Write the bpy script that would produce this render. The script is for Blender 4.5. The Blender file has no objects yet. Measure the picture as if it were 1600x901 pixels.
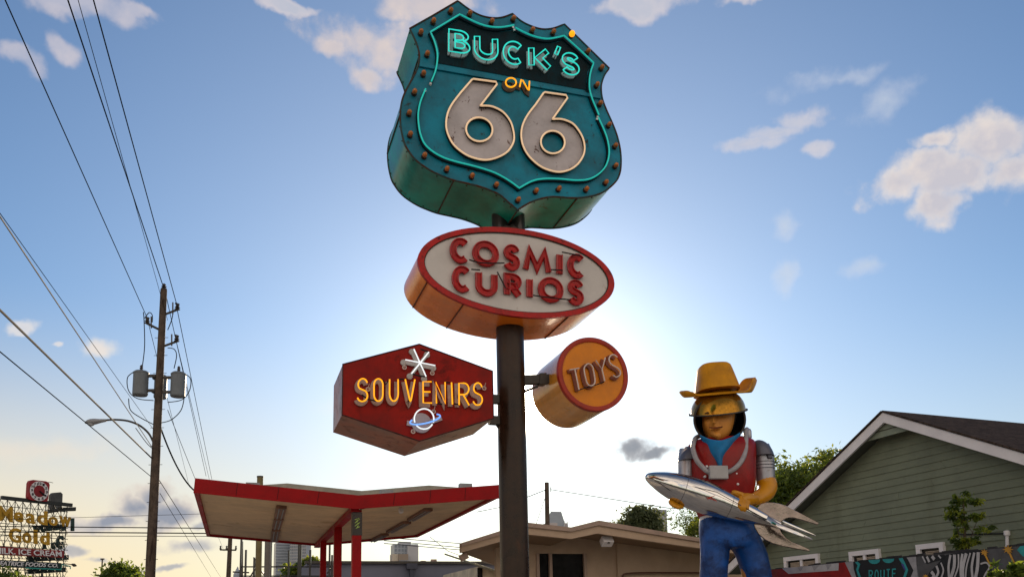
import bpy, math, random
import numpy as np
from mathutils import Vector, Matrix
random.seed(7); rng = np.random.default_rng(7)
R = math.radians
scene = bpy.context.scene
COL = scene.collection
# ------------------------------------------------------------------ camera
F, PITCH, ROLL, PY0 = 1311.4, 0.1587, 0.0202, 759.5
CAM = Vector((0, 0, 1.6))
cp, sp, cr, sr = math.cos(PITCH), math.sin(PITCH), math.cos(ROLL), math.sin(ROLL)
C_R = Vector((cr, sr*sp, -sr*cp)); C_U = Vector((sr, -cr*sp, cr*cp)); C_F = Vector((0, cp, sp))
cam = bpy.data.objects.new('camera', bpy.data.cameras.new('camera')); COL.objects.link(cam)
M = Matrix.Identity(4)
for i in range(3):
    M[i][0] = C_R[i]; M[i][1] = C_U[i]; M[i][2] = -C_F[i]; M[i][3] = CAM[i]
cam.matrix_world = M
cam.data.sensor_width = 36; cam.data.lens = F*36/1600
cam.data.shift_y = (PY0-450.3)/1600; cam.data.clip_start = 0.1; cam.data.clip_end = 20000
scene.camera = cam
def ray(px, py): return C_F + C_R*((px-800)/F) + C_U*((PY0-py)/F)
def hit(px, py, p0, n):
    d = ray(px, py); return CAM + d*((p0-CAM).dot(n)/d.dot(n))
def atY(px, py, Y): return hit(px, py, Vector((0, Y, 0)), Vector((0, 1, 0)))
def atZ(px, py, Z): return hit(px, py, Vector((0, 0, Z)), Vector((0, 0, 1)))
def proj(p):
    d = p-CAM; y = d.dot(C_F); return 800+F*d.dot(C_R)/y, PY0-F*d.dot(C_U)/y
# ------------------------------------------------------------------ render look
scene.render.engine = 'CYCLES'
scene.view_settings.view_transform = 'Standard'; scene.view_settings.look = 'None'
scene.view_settings.exposure = 0.2
scene.cycles.max_bounces = 5; scene.cycles.diffuse_bounces = 3; scene.cycles.glossy_bounces = 3; scene.cycles.transmission_bounces = 3; scene.view_settings.gamma = 1.0
# ------------------------------------------------------------------ world
SUN_DIR = ray(829, 634).normalized()
sun_el = math.asin(SUN_DIR.z); sun_az = math.atan2(SUN_DIR.x, SUN_DIR.y)
W = bpy.data.worlds.new('World'); scene.world = W; W.use_nodes = True
nt = W.node_tree; nt.nodes.clear()
class NB:
    def __init__(s, nt): s.nt = nt
    def n(s, t, **k):
        x = s.nt.nodes.new(t)
        for a, b in k.items(): setattr(x, a, b)
        return x
    def put(s, sock, v):
        if isinstance(v, bpy.types.NodeSocket): s.nt.links.new(v, sock)
        elif v is not None: sock.default_value = v
    def m(s, op, a, b=None, c=None, clamp=False):
        x = s.n('ShaderNodeMath', operation=op, use_clamp=clamp)
        s.put(x.inputs[0], a)
        if b is not None: s.put(x.inputs[1], b)
        if c is not None: s.put(x.inputs[2], c)
        return x.outputs[0]
    def dot(s, a, v):
        x = s.n('ShaderNodeVectorMath', operation='DOT_PRODUCT'); s.put(x.inputs[0], a); s.put(x.inputs[1], v); return x.outputs['Value']
    def smooth(s, v, a, b, c=0., d=1.):
        x = s.n('ShaderNodeMapRange', interpolation_type='SMOOTHSTEP'); s.put(x.inputs[0], v)
        for i, q in enumerate((a, b, c, d)): s.put(x.inputs[i+1], q)
        return x.outputs[0]
    def mix(s, f, a, b, mode='MIX'):
        x = s.n('ShaderNodeMix', data_type='RGBA', blend_type=mode)
        s.put(x.inputs[0], f); s.put(x.inputs[6], a); s.put(x.inputs[7], b); return x.outputs[2]
    def noise(s, vec, scale, detail=4, rough=.55, dist=0.):
        x = s.n('ShaderNodeTexNoise'); s.put(x.inputs['Vector'], vec)
        x.inputs['Scale'].default_value = scale; x.inputs['Detail'].default_value = detail
        x.inputs['Roughness'].default_value = rough; x.inputs['Distortion'].default_value = dist
        return x.outputs[0]
def rgb(r, g, b):
    f = lambda c: (c/255/12.92) if c/255 <= .04045 else ((c/255+.055)/1.055)**2.4
    return (f(r), f(g), f(b), 1.)
nb = NB(nt)
SKY = 0.10; BACK_FILL = 1.3
tc = nb.n('ShaderNodeTexCoord').outputs['Generated']
nrm = nb.n('ShaderNodeVectorMath', operation='NORMALIZE'); nb.put(nrm.inputs[0], tc); V = nrm.outputs[0]
sky = nb.n('ShaderNodeTexSky', sky_type='NISHITA', sun_disc=False, sun_elevation=sun_el, sun_rotation=sun_az)
sky.air_density = 1.15; sky.dust_density = 0.25; sky.ozone_density = 3.0; sky.altitude = 0
base = nb.mix(1.0, sky.outputs[0], (0.86, 0.97, 1.10, 1), 'MULTIPLY')
cs = nb.dot(V, tuple(SUN_DIR))
# bright aureole and the sun's own disc region (light sources of the sky)
aur = nb.m('POWER', nb.m('MAXIMUM', cs, 0.0), 9.0)
aur2 = nb.m('POWER', nb.m('MAXIMUM', cs, 0.0), 90.0)
# clouds: groups of soft ellipses in directions of the sky, broken up by noise
warp = nb.n('ShaderNodeTexNoise'); nb.put(warp.inputs['Vector'], V); warp.inputs['Scale'].default_value = 16; warp.inputs['Detail'].default_value = 4; warp.inputs['Roughness'].default_value = .55
wv = nb.n('ShaderNodeVectorMath', operation='MULTIPLY_ADD'); nb.put(wv.inputs[0], warp.outputs['Color']); wv.inputs[1].default_value = (.045,)*3; wsub = nb.n('ShaderNodeVectorMath', operation='ADD'); nb.put(wsub.inputs[0], V); wsub.inputs[1].default_value = (-.0225,)*3
nb.put(wv.inputs[2], wsub.outputs[0]); VW = wv.outputs[0]
n1 = nb.noise(V, 20, 6, .56); n2 = nb.noise(V, 9, 3, .5)
offv = nb.n('ShaderNodeVectorMath', operation='ADD'); nb.put(offv.inputs[0], V); offv.inputs[1].default_value = tuple((SUN_DIR+Vector((0, 0, .35))).normalized()*.012)
n1b = nb.noise(offv.outputs[0], 20, 4, .55)
relief = nb.m('MULTIPLY', nb.m('SUBTRACT', n1b, n1), 2.2)
CLOUDS = [  # (ellipses [(px, py, rx, ry)], lit colour, core colour, opacity, softness)
 ([(590,62,95,58),(660,12,110,36),(572,112,30,22),(520,75,40,22)], (1.0,.80,.66), (.72,.64,.64), .92, .8),
 ([(130,0,120,30),(100,82,30,24),(10,85,52,24),(205,15,44,16)], (.95,.80,.74), (.62,.60,.68), .75, .8),
 ([(455,6,55,12),(990,8,75,20),(1165,4,42,12)], (.9,.78,.74), (.7,.68,.72), .7, .6),
 ([(1250,182,50,22),(1180,222,62,15),(1272,232,34,15),(1215,203,50,15)], (.98,.84,.76), (.66,.66,.74), .8, .9),
 ([(1560,212,85,54),(1500,275,78,52),(1402,280,62,38),(1470,325,52,30),(1466,216,44,20),(1590,270,60,44),(1445,265,60,34)], (1.05,.90,.76), (.66,.63,.68), .95, .75),
 ([(1228,358,26,24),(1355,412,48,22),(1382,158,52,34),(1232,430,16,34),(1310,120,90,20)], (.88,.86,.88), (.74,.78,.84), .5, 1.0),
 ([(160,542,44,18)], (1.0,.90,.76), (.97,.86,.76), .85, .8),
 ([(35,500,28,12),(95,535,12,5)], (1.0,.90,.8), (.9,.84,.8), .7, .6),
 ([(985,697,44,20),(1018,704,34,9)], (.52,.50,.50), (.24,.25,.29), .9, .6),
 ([(212,788,46,26),(170,812,60,18),(265,800,60,26),(240,775,34,30)], (.80,.72,.64), (.33,.36,.44), .97, .45),
 ([(112,862,30,10),(160,875,30,8),(300,852,50,13),(262,888,40,7),(320,822,20,10)], (.66,.62,.60), (.42,.44,.50), .8, .6),
 ([(60,700,150,28)], (1.0,.86,.66), (.98,.84,.68), .45, .9),
 ([(700,700,200,30),(560,640,90,20)], (1.0,.97,.92), (1.0,.96,.92), .3, 1.0),
]
col = base
K = 1.0/SKY
def addc(c, fac, rgb_):
    g3 = nb.n('ShaderNodeCombineXYZ'); [nb.put(g3.inputs[i], fac) for i in range(3)]
    x = nb.n('ShaderNodeVectorMath', operation='MULTIPLY_ADD'); x.inputs[0].default_value = tuple(q*K for q in rgb_); nb.put(x.inputs[1], g3.outputs[0]); nb.put(x.inputs[2], c); return x.outputs[0]
col = addc(col, nb.m('ADD', nb.m('MULTIPLY', aur, .15), nb.m('MULTIPLY', aur2, .40)), (1.3, 1.25, 1.12))
# low warm veil toward the horizon on the left, where evening light comes through the damp air
frontm = nb.m('GREATER_THAN', nb.dot(V, (0, 1, 0)), .3)
zc = nb.dot(V, (0, 0, 1))
low = nb.smooth(zc, .04, .36, 1., 0.)
lft = nb.smooth(nb.dot(V, (1, 0, 0)), -.55, .05, 1., .35)
veil = nb.m('MULTIPLY', nb.m('MULTIPLY', low, lft), .88)
fwd_only = nb.smooth(nb.dot(V, (0, 1, 0)), -.1, .5)
veil = nb.m('MULTIPLY', veil, fwd_only)
col = nb.mix(veil, col, (K*.89, K*.70, K*.43, 1))
for ells, lit, core, op, soft in CLOUDS:
    acc = None
    for (px, py, rx, ry) in ells:
        d0 = ray(px, py).normalized(); e1 = (ray(px+10, py).normalized()-d0).normalized(); e2 = (ray(px, py-10).normalized()-d0).normalized()
        ax = (ray(px+rx, py).normalized()-d0).length; ay = (ray(px, py-ry).normalized()-d0).length
        a = nb.m('DIVIDE', nb.m('SUBTRACT', nb.dot(VW, tuple(e1)), d0.dot(e1)), ax)
        b = nb.m('DIVIDE', nb.m('SUBTRACT', nb.dot(VW, tuple(e2)), d0.dot(e2)), ay)
        q = nb.m('MULTIPLY_ADD', a, a, nb.m('MULTIPLY', b, b))
        acc = q if acc is None else nb.m('MINIMUM', acc, q)
    s_ = nb.m('SUBTRACT', 1.0, nb.m('SQRT', acc))
    s_ = nb.m('ADD', s_, nb.m('MULTIPLY', nb.m('SUBTRACT', n1, .49), 2.4))
    s_ = nb.m('ADD', s_, nb.m('MULTIPLY', nb.m('SUBTRACT', n2, .5), .5))
    mask = nb.m('MULTIPLY', nb.m('MULTIPLY', nb.smooth(s_, -.1, soft*1.15), op), frontm)
    corem = nb.m('ADD', nb.smooth(s_, .15, .95), relief, clamp=True)
    cc = nb.mix(corem, (lit[0]*K*.82, lit[1]*K*.82, lit[2]*K*.82, 1), (core[0]*K*.8, core[1]*K*.8, core[2]*K*.8, 1))
    col = nb.mix(mask, col, cc)
# unseen bright warm cloud bank added behind the viewer to fill shaded fronts
bk = nb.m('MULTIPLY', nb.smooth(nb.dot(V, (0, -1, 0)), -.15, .45), nb.m('MULTIPLY', nb.smooth(zc, .0, .10), nb.smooth(zc, .55, .98, 1., .1)))
bk = nb.m('MULTIPLY', bk, nb.smooth(nb.m('ADD', n2, nb.m('MULTIPLY', n1, .3)), .45, .75, .35, 1.))
col = nb.mix(bk, col, (K*BACK_FILL*1.0, K*BACK_FILL*.83, K*BACK_FILL*.66, 1))
core_g = nb.m('MULTIPLY', nb.m('POWER', nb.smooth(cs, math.cos(R(2.6)), math.cos(R(.27))), 2.0), 30.0)
col = addc(col, core_g, (1.3, 1.1, .8))
bg = nb.n('ShaderNodeBackground'); nb.put(bg.inputs[0], col); bg.inputs[1].default_value = SKY
nt.links.new(bg.outputs[0], nb.n('ShaderNodeOutputWorld').inputs[0])
sun = bpy.data.objects.new('sun', bpy.data.lights.new('sun', 'SUN')); COL.objects.link(sun)
sun.data.energy = 4.5; sun.data.angle = R(.6); sun.data.color = (1.0, .80, .56)
sun.rotation_euler = SUN_DIR.to_track_quat('Z', 'Y').to_euler()
# ------------------------------------------------------------------ materials
_mats = {}
def paint(name, c, rough=.45, metal=0., var=.15, vs=2.5, dirt=None, dlo=.55, dhi=.68, ds=3., damt=.9, bump=0., bs=30., coat=0., emit=0., streak=False, spec=.3, transl=None):
    if name in _mats: return _mats[name]
    m = bpy.data.materials.new(name); m.use_nodes = True; t = m.node_tree; t.nodes.clear(); b = NB(t)
    P = b.n('ShaderNodeBsdfPrincipled'); out = b.n('ShaderNodeOutputMaterial')
    co = b.n('ShaderNodeTexCoord').outputs['Object']
    if len(c) == 3: c = (*c, 1)
    n = b.noise(co, vs, 6, .65)
    f = b.smooth(n, .3, .7, 1-var, 1+var)
    cc = b.n('ShaderNodeCombineColor'); [b.put(cc.inputs[i], f) for i in range(3)]
    colr = b.mix(1., c, cc.outputs[0], 'MULTIPLY')
    if dirt is not None:
        if len(dirt) == 3: dirt = (*dirt, 1)
        v = co
        if streak:
            mp = b.n('ShaderNodeMapping'); b.put(mp.inputs[0], co); mp.inputs['Scale'].default_value = (1, 1, .22); v = mp.outputs[0]
        dm = b.m('MULTIPLY', b.smooth(b.noise(v, ds, 8, .7, .3), dlo, dhi), damt)
        colr = b.mix(dm, colr, dirt)
        b.put(P.inputs['Roughness'], b.m('ADD', b.m('MULTIPLY', dm, .3), b.smooth(n, .3, .7, max(.02, rough-.06), rough+.08)))
    else: b.put(P.inputs['Roughness'], b.smooth(n, .3, .7, max(.02, rough-.05), rough+.07))
    b.put(P.inputs['Base Color'], colr); P.inputs['Metallic'].default_value = metal
    P.inputs['Specular IOR Level'].default_value = spec
    P.inputs['Coat Weight'].default_value = coat; P.inputs['Coat Roughness'].default_value = .12
    if emit: P.inputs['Emission Color'].default_value = c; P.inputs['Emission Strength'].default_value = emit
    if bump:
        bp = b.n('ShaderNodeBump'); bp.inputs['Strength'].default_value = bump; bp.inputs['Distance'].default_value = .02
        b.put(bp.inputs['Height'], b.noise(co, bs, 5, .6)); b.put(P.inputs['Normal'], bp.outputs[0])
    sh = P.outputs[0]
    if transl is not None:
        tr = b.n('ShaderNodeBsdfTranslucent'); tr.inputs[0].default_value = (*transl, 1)
        mx = b.n('ShaderNodeMixShader'); mx.inputs[0].default_value = .45
        t.links.new(sh, mx.inputs[1]); t.links.new(tr.outputs[0], mx.inputs[2]); sh = mx.outputs[0]
    t.links.new(sh, out.inputs[0]); _mats[name] = m; return m
RUST = (.07, .022, .008)
TEAL = paint('teal_paint', (.001, .17, .26), .42, vs=2, var=.3, dirt=(.03, .025, .02), dlo=.60, dhi=.68, ds=5, bump=.15, bs=12, spec=.2)
TEALS = paint('teal_side', (.002, .24, .21), .34, vs=2, var=.35, dirt=RUST, dlo=.62, dhi=.72, ds=3.5, bump=.35, bs=2.5, coat=.12)
DARKP = paint('dark_header', (.002, .012, .018), .6, var=.6, vs=5, dirt=(.004, .045, .06), dlo=.5, dhi=.75, ds=3, streak=True, spec=.12)
TRIM = paint('rusty_trim', (.02, .05, .05), .6, dirt=RUST, dlo=.42, dhi=.58, ds=8)
NUMW = paint('numeral_white', (.44, .41, .43), .5, var=.15, dirt=RUST, dlo=.61, dhi=.65, ds=6, streak=False)
LETG = paint('letter_grey', (.26, .33, .36), .5, var=.25, vs=8, dirt=(.03, .03, .03), dlo=.6, dhi=.7, ds=9)
NTEAL = paint('neon_teal', rgb(45, 215, 200), .3, var=.05, emit=.62)
NTEALB = paint('neon_teal_border', rgb(30, 190, 180), .3, var=.05, emit=.32)
NPEACH = paint('neon_peach', rgb(240, 205, 165), .25, var=.08, emit=.35)
NORANGE = paint('neon_orange', rgb(255, 170, 20), .3, var=.05, emit=.75)
NWHITE = paint('neon_white', rgb(235, 245, 250), .3, var=.04, emit=.6)
NBLUE = paint('neon_blue', rgb(110, 165, 250), .3, var=.05, emit=.75)
GLASSP = paint('unlit_tube', (.55, .44, .40), .12, var=.1, coat=.8)
AMBER = paint('amber_bulb', (.42, .13, .02), .22, var=.3, vs=30, coat=.6)
AMBERL = paint('amber_bulb_lit', rgb(255, 150, 20), .2, var=.2, vs=40, emit=1.2)
BLACK = paint('black_rubber', (.008, .008, .009), .6)
BLACKM = paint('black_paint', (.02, .018, .018), .3, coat=.3)
POLE = paint('pole_paint', (.030, .017, .011), .3, var=.4, vs=3, dirt=(.06, .03, .018), dlo=.55, dhi=.7, ds=6, streak=True, spec=.22)
OVALW = paint('oval_white', (.52, .49, .47), .45, var=.1, vs=1.5, dirt=(.22, .10, .04), dlo=.60, dhi=.72, ds=3.2, damt=.7)
REDL = paint('red_channel', (.36, .005, .005), .4, var=.25, vs=10, dirt=(.08, .008, .006), dlo=.55, dhi=.7, ds=8, coat=.0, spec=.25)
REDG = paint('red_gloss_tube', (.34, .01, .01), .1, var=.3, vs=14, coat=.25)
ORS = paint('orange_side', (.78, .22, .015), .28, var=.2, vs=1.5, dirt=(.12, .03, .01), dlo=.66, dhi=.76, ds=5, coat=.35, bump=.35, bs=2.5)
MARO = paint('maroon_face', (.22, .006, .003), .5, var=.3, vs=2.5, dirt=(.045, .012, .01), dlo=.55, dhi=.75, ds=2.6, spec=.15)
RUSTY = paint('rusty_side', (.24, .06, .022), .45, var=.35, vs=2.5, dirt=(.06, .02, .01), dlo=.5, dhi=.7, ds=4, coat=.2)
SOUVG = paint('souvenir_channel', (.30, .21, .19), .5, var=.2, vs=10, dirt=(.06, .02, .02), dlo=.6, dhi=.72, ds=10)
TOYO = paint('toys_orange', (.62, .19, .002), .42, var=.12, vs=3, dirt=(.3, .05, .01), dlo=.68, dhi=.8, ds=4)
TOYR = paint('toys_red', (.32, .02, .006), .4, var=.2, vs=5, dirt=(.06, .02, .01), dlo=.66, dhi=.74, ds=5)
TOYS_ = paint('toys_side', (.66, .27, .02), .3, var=.15, vs=2, coat=.6, bump=.1, bs=4)
STEEL = paint('dark_steel', (.05, .045, .04), .5, var=.3, vs=6)
RED = paint('canopy_red', (.27, .004, .006), .5, var=.15, vs=1.5, spec=.15, dirt=(.22, .01, .01), dlo=.6, dhi=.75, ds=2)
SOFFIT = paint('soffit_cream', (.56, .42, .27), .7, var=.15, vs=1.2, dirt=(.30, .2, .12), dlo=.55, dhi=.75, ds=1.8)
FIXT = paint('brown_fixture', (.20, .11, .075), .6, var=.3, vs=5)
ROOFG = paint('roof_plate', (.28, .26, .22), .7, var=.2)
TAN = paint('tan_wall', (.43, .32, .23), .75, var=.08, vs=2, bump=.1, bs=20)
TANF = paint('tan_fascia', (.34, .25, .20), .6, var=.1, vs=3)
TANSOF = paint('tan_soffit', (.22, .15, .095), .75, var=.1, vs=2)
GLASS = paint('dark_glass', (.012, .012, .013), .12, spec=.2, var=.3)
WHITE = paint('white_paint', (.72, .70, .72), .5, var=.06)
GREY = paint('grey_metal', (.24, .25, .27), .45, var=.15, vs=5)
WOOD = paint('pole_wood', (.075, .055, .042), .8, var=.35, vs=5, dirt=(.03, .02, .016), dlo=.5, dhi=.65, ds=6, streak=True, bump=.4, bs=14)
TANK = paint('transformer_grey', (.13, .15, .17), .45, var=.12, vs=4)
PORC = paint('porcelain', (.07, .06, .055), .25, var=.2)
WIRE = paint('wire_black', (.012, .012, .012), .95, spec=.0)
WIREL = paint('wire_bright', (.10, .085, .07), .6, spec=.2)
CAMO = []
# ------------------------------------------------------------------ mesh building
def catmull(pts, k=6, closed=False):
    pts = [Vector(p) for p in pts]; n = len(pts); out = []
    rngi = range(n) if closed else range(n-1)
    for i in rngi:
        if closed: p0, p1, p2, p3 = pts[(i-1) % n], pts[i], pts[(i+1) % n], pts[(i+2) % n]
        else: p0, p1, p2, p3 = pts[max(i-1, 0)], pts[i], pts[i+1], pts[min(i+2, n-1)]
        for j in range(k):
            t = j/k
            out.append(.5*((2*p1)+(p2-p0)*t+(2*p0-5*p1+4*p2-p3)*t*t+(3*p1-p0-3*p2+p3)*t**3))
    if not closed: out.append(pts[-1])
    return out
class MB:
    def __init__(s): s.v = []; s.f = []; s.mi = []; s.cur = 0; s.starts = []
    def add(s, vs, fs):
        s.starts.append((len(s.v), len(s.f))); o = len(s.v); s.v += [tuple(v) for v in vs]; s.f += [tuple(i+o for i in f) for f in fs]; s.mi += [s.cur]*len(fs)
    def box(s, c, hx, hy, hz, u=Vector((1, 0, 0)), w=Vector((0, 1, 0)), up=Vector((0, 0, 1))):
        c = Vector(c); vs = [c+u*(a*hx)+w*(b*hy)+up*(d*hz) for a in (-1, 1) for b in (-1, 1) for d in (-1, 1)]
        s.add(vs, [(0, 1, 3, 2), (4, 6, 7, 5), (0, 4, 5, 1), (2, 3, 7, 6), (0, 2, 6, 4), (1, 5, 7, 3)]); return s
    def hexa(s, a, b):   # a, b: quads (4 pts each)
        s.add(list(a)+list(b), [(3, 2, 1, 0), (4, 5, 6, 7), (0, 1, 5, 4), (1, 2, 6, 5), (2, 3, 7, 6), (3, 0, 4, 7)]); return s
    def prism(s, pts, vec, cap=True):
        n = len(pts); vec = Vector(vec)
        fs = [(i, (i+1) % n, (i+1) % n+n, i+n) for i in range(n)]
        if cap: fs += [tuple(range(n))[::-1], tuple(range(n, 2*n))]
        s.add([Vector(p) for p in pts]+[Vector(p)+vec for p in pts], fs); return s
    def tube(s, path, r, n=8, closed=False, r2=None, cap=True, squash=None, up0=None):
        P = [Vector(p) for p in path]; L = len(P)
        rs = r if hasattr(r, '__len__') else [r]*L
        rb = (r2 if hasattr(r2, '__len__') else [r2]*L) if r2 is not None else rs
        T = []
        for i in range(L):
            a = P[(i-1) % L] if (closed or i > 0) else P[i]; b = P[(i+1) % L] if (closed or i < L-1) else P[i]
            d = (b-a); T.append(d.normalized() if d.length > 1e-9 else Vector((0, 0, 1)))
        up = Vector(up0) if up0 is not None else (Vector((0, 0, 1)) if abs(T[0].z) < .9 else Vector((1, 0, 0)))
        x = T[0].cross(up).normalized(); vs = []
        for i in range(L):
            x = (x-T[i]*x.dot(T[i])).normalized(); y = T[i].cross(x)
            for k in range(n):
                a = 2*math.pi*k/n; vs.append(P[i]+x*(math.cos(a)*rs[i])+y*(math.sin(a)*rb[i]))
        fs = [(i*n+k, i*n+(k+1) % n, ((i+1) % L)*n+(k+1) % n, ((i+1) % L)*n+k) for i in range(L if closed else L-1) for k in range(n)]
        if cap and not closed: fs += [tuple(range(n))[::-1], tuple(range((L-1)*n, L*n))]
        s.add(vs, fs); return s
    def ribbon(s, path, hw, nrm, th, closed=False):
        """flat band along path, lying in the plane with normal nrm (towards viewer), thickness th behind"""
        P = [Vector(p) for p in path]
        Q = [P[0]]
        for p in P[1:]:
            if (p-Q[-1]).length > 1e-5: Q.append(p)
        P = Q; L = len(P)
        if closed and (P[0]-P[-1]).length < 1e-4: P.pop(); L -= 1
        vs = []
        for i in range(L):
            a = P[(i-1) % L] if (closed or i > 0) else None; b = P[(i+1) % L] if (closed or i < L-1) else None
            d1 = (P[i]-a).normalized() if a is not None else None; d2 = (b-P[i]).normalized() if b is not None else None
            if d1 is None: d1 = d2
            if d2 is None: d2 = d1
            m1 = nrm.cross(d1).normalized(); m2 = nrm.cross(d2).normalized(); mm = (m1+m2)
            mm = mm.normalized() if mm.length > 1e-3 else m1
            k = 1/max(.45, mm.dot(m1)); o = mm*(hw*k)
            for q in (P[i]+o, P[i]-o, P[i]-o-nrm*th, P[i]+o-nrm*th): vs.append(q)
        fs = []
        for i in range(L if closed else L-1):
            j = (i+1) % L
            for k in range(4): fs.append((i*4+k, i*4+(k+1) % 4, j*4+(k+1) % 4, j*4+k))
        if not closed: fs += [(3, 2, 1, 0), (L*4-4, L*4-3, L*4-2, L*4-1)]
        s.add(vs, fs); return s
    def lathe(s, c, axis, prof, n=24, x0=None):
        c = Vector(c); ax = Vector(axis).normalized(); x = (Vector(x0) if x0 is not None else ax.orthogonal()).normalized(); y = ax.cross(x)
        vs = []; fs = []
        for (r, h) in prof:
            for k in range(n):
                a = 2*math.pi*k/n; vs.append(c+ax*h+(x*math.cos(a)+y*math.sin(a))*max(r, 1e-4))
        for i in range(len(prof)-1):
            for k in range(n): fs.append((i*n+k, i*n+(k+1) % n, (i+1)*n+(k+1) % n, (i+1)*n+k))
        fs += [tuple(range(n))[::-1], tuple(range((len(prof)-1)*n, len(prof)*n))]
        s.add(vs, fs); return s
    def loft(s, rings):   # rings: lists of equal length of points
        n = len(rings[0]); vs = [p for r in rings for p in r]
        fs = [(i*n+k, i*n+(k+1) % n, (i+1)*n+(k+1) % n, (i+1)*n+k) for i in range(len(rings)-1) for k in range(n)]
        fs += [tuple(range(n))[::-1], tuple(range((len(rings)-1)*n, len(rings)*n))]
        s.add(vs, fs); return s
    def grid(s, rows):    # open sheet
        n = len(rows[0]); s.add([p for r in rows for p in r], [(i*n+k, i*n+k+1, (i+1)*n+k+1, (i+1)*n+k) for i in range(len(rows)-1) for k in range(n-1)]); return s
    def build_each(s, name, mat, parent, group=1, **k):
        st = s.starts+[(len(s.v), len(s.f))]; out = []
        for i in range(0, len(s.starts), group):
            (v0, f0), (v1, f1) = st[i], st[min(i+group, len(st)-1)]
            m = MB(); m.v = s.v[v0:v1]; m.f = [tuple(q-v0 for q in f) for f in s.f[f0:f1]]; m.mi = [0]*len(m.f); out.append(m.build(name, mat, parent, **k))
        return out
    def build(s, name, mat, parent=None, base=None, smooth=30, bevel=0., mods=None):
        if base is None: base = getparentbase(parent)
        me = bpy.data.meshes.new(name); b = Vector(base)
        me.from_pydata([tuple(Vector(v)-b) for v in s.v], [], s.f); me.update()
        mats = mat if isinstance(mat, (list, tuple)) else [mat]
        for m in mats: me.materials.append(m)
        if len(mats) > 1: me.polygons.foreach_set('material_index', s.mi)
        import bmesh
        bm = bmesh.new(); bm.from_mesh(me); bmesh.ops.recalc_face_normals(bm, faces=bm.faces); bm.to_mesh(me); bm.free()
        if smooth:
            me.polygons.foreach_set('use_smooth', [True]*len(me.polygons)); me.set_sharp_from_angle(angle=R(smooth))
        o = bpy.data.objects.new(name, me); COL.objects.link(o)
        if parent is not None: o.parent = parent
        else: o.location = b
        if bevel:
            md = o.modifiers.new('bevel', 'BEVEL'); md.width = bevel; md.segments = 2; md.limit_method = 'ANGLE'
        return o
BASES = {}
def getparentbase(p):
    if p is None: return Vector((0, 0, 0))
    while p.parent is not None: p = p.parent
    return BASES[p.name]
def thing(name, label, cat, base, group=None):
    o = bpy.data.objects.new(name, None); COL.objects.link(o); o.location = base; o.empty_display_size = .2
    BASES[o.name] = Vector(base); o['label'] = label; o['category'] = cat
    if group: o['group'] = group
    return o
def tag(o, label, cat, group=None, kind=None):
    if label: o['label'] = label
    if cat: o['category'] = cat
    if group: o['group'] = group
    if kind: o['kind'] = kind
    return o
def struct(o): o['kind'] = 'structure'; return o
# glyphs: centre lines in a unit box
def arc(cx, cy, rx, ry, a0, a1, n=14): return [(cx+rx*math.cos(R(a0+(a1-a0)*i/n)), cy+ry*math.sin(R(a0+(a1-a0)*i/n))) for i in range(n+1)]
GL = {
 'C': [arc(.55, .5, .55, .5, 48, 312, 22)],
 'O': [arc(.5, .5, .5, .5, 0, 360, 30)],
 'o': [[(0, .7)]+arc(.5, .72, .5, .28, 180, 0, 12)[1:]+[(1, .3)]+arc(.5, .28, .5, .28, 0, -180, 12)+[(0, .7)]],
 'S': [arc(.5, .76, .46, .24, 15, 235, 14)+arc(.5, .25, .48, .25, 60, -160, 14)],
 'M': [[(0, 0), (.17, 1), (.5, .12), (.83, 1), (1, 0)]],
 'I': [[(.5, 0), (.5, 1)]],
 'U': [[(0, 1), (0, .38)]+arc(.5, .38, .5, .38, 180, 360, 14)[1:]+[(1, 1)]],
 'R': [[(0, 0), (0, 1), (.5, 1)]+arc(.5, .74, .5, .26, 90, -90, 10)[1:]+[(0, .48)], [(.42, .48), (1, 0)]],
 'V': [[(0, 1), (.42, .06), (.5, 0), (.58, .06), (1, 1)]],
 'E': [[(1, 1), (0, 1), (0, 0), (1, 0)], [(0, .52), (.85, .52)]],
 'N': [[(0, 0), (0, 1), (1, 0), (1, 1)]],
 'T': [[(0, 1), (1, 1)], [(.5, 1), (.5, 0)]],
 'Y': [[(0, 1), (.5, .52), (1, 1)], [(.5, .52), (.5, 0)]],
 'K': [[(0, 0), (0, 1)], [(1, 1), (.44, .5), (1, 0)]],
 "'": [[(.75, 1.1), (.25, -.3)]],
}
def quadmap(q, x, y):  # q: TL TR BL BR px
    tl, tr, bl, br = [Vector((*p, 0)) for p in q]
    t = tl.lerp(tr, x); b = bl.lerp(br, x); p = b.lerp(t, y); return p.x, p.y
def glyph_px(ch, q, inset=0.):
    w = (Vector(q[1])-Vector(q[0])).length; h = (Vector(q[2])-Vector(q[0])).length
    ix, iy = inset/w, inset/h; res = []
    for st in GL[ch]:
        pts = []
        for (x, y) in st:
            X = ix+x*(1-2*ix) if ch not in ("I",) else x; pts.append(quadmap(q, X, iy+y*(1-2*iy)))
        res.append(pts)
    return res
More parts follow.
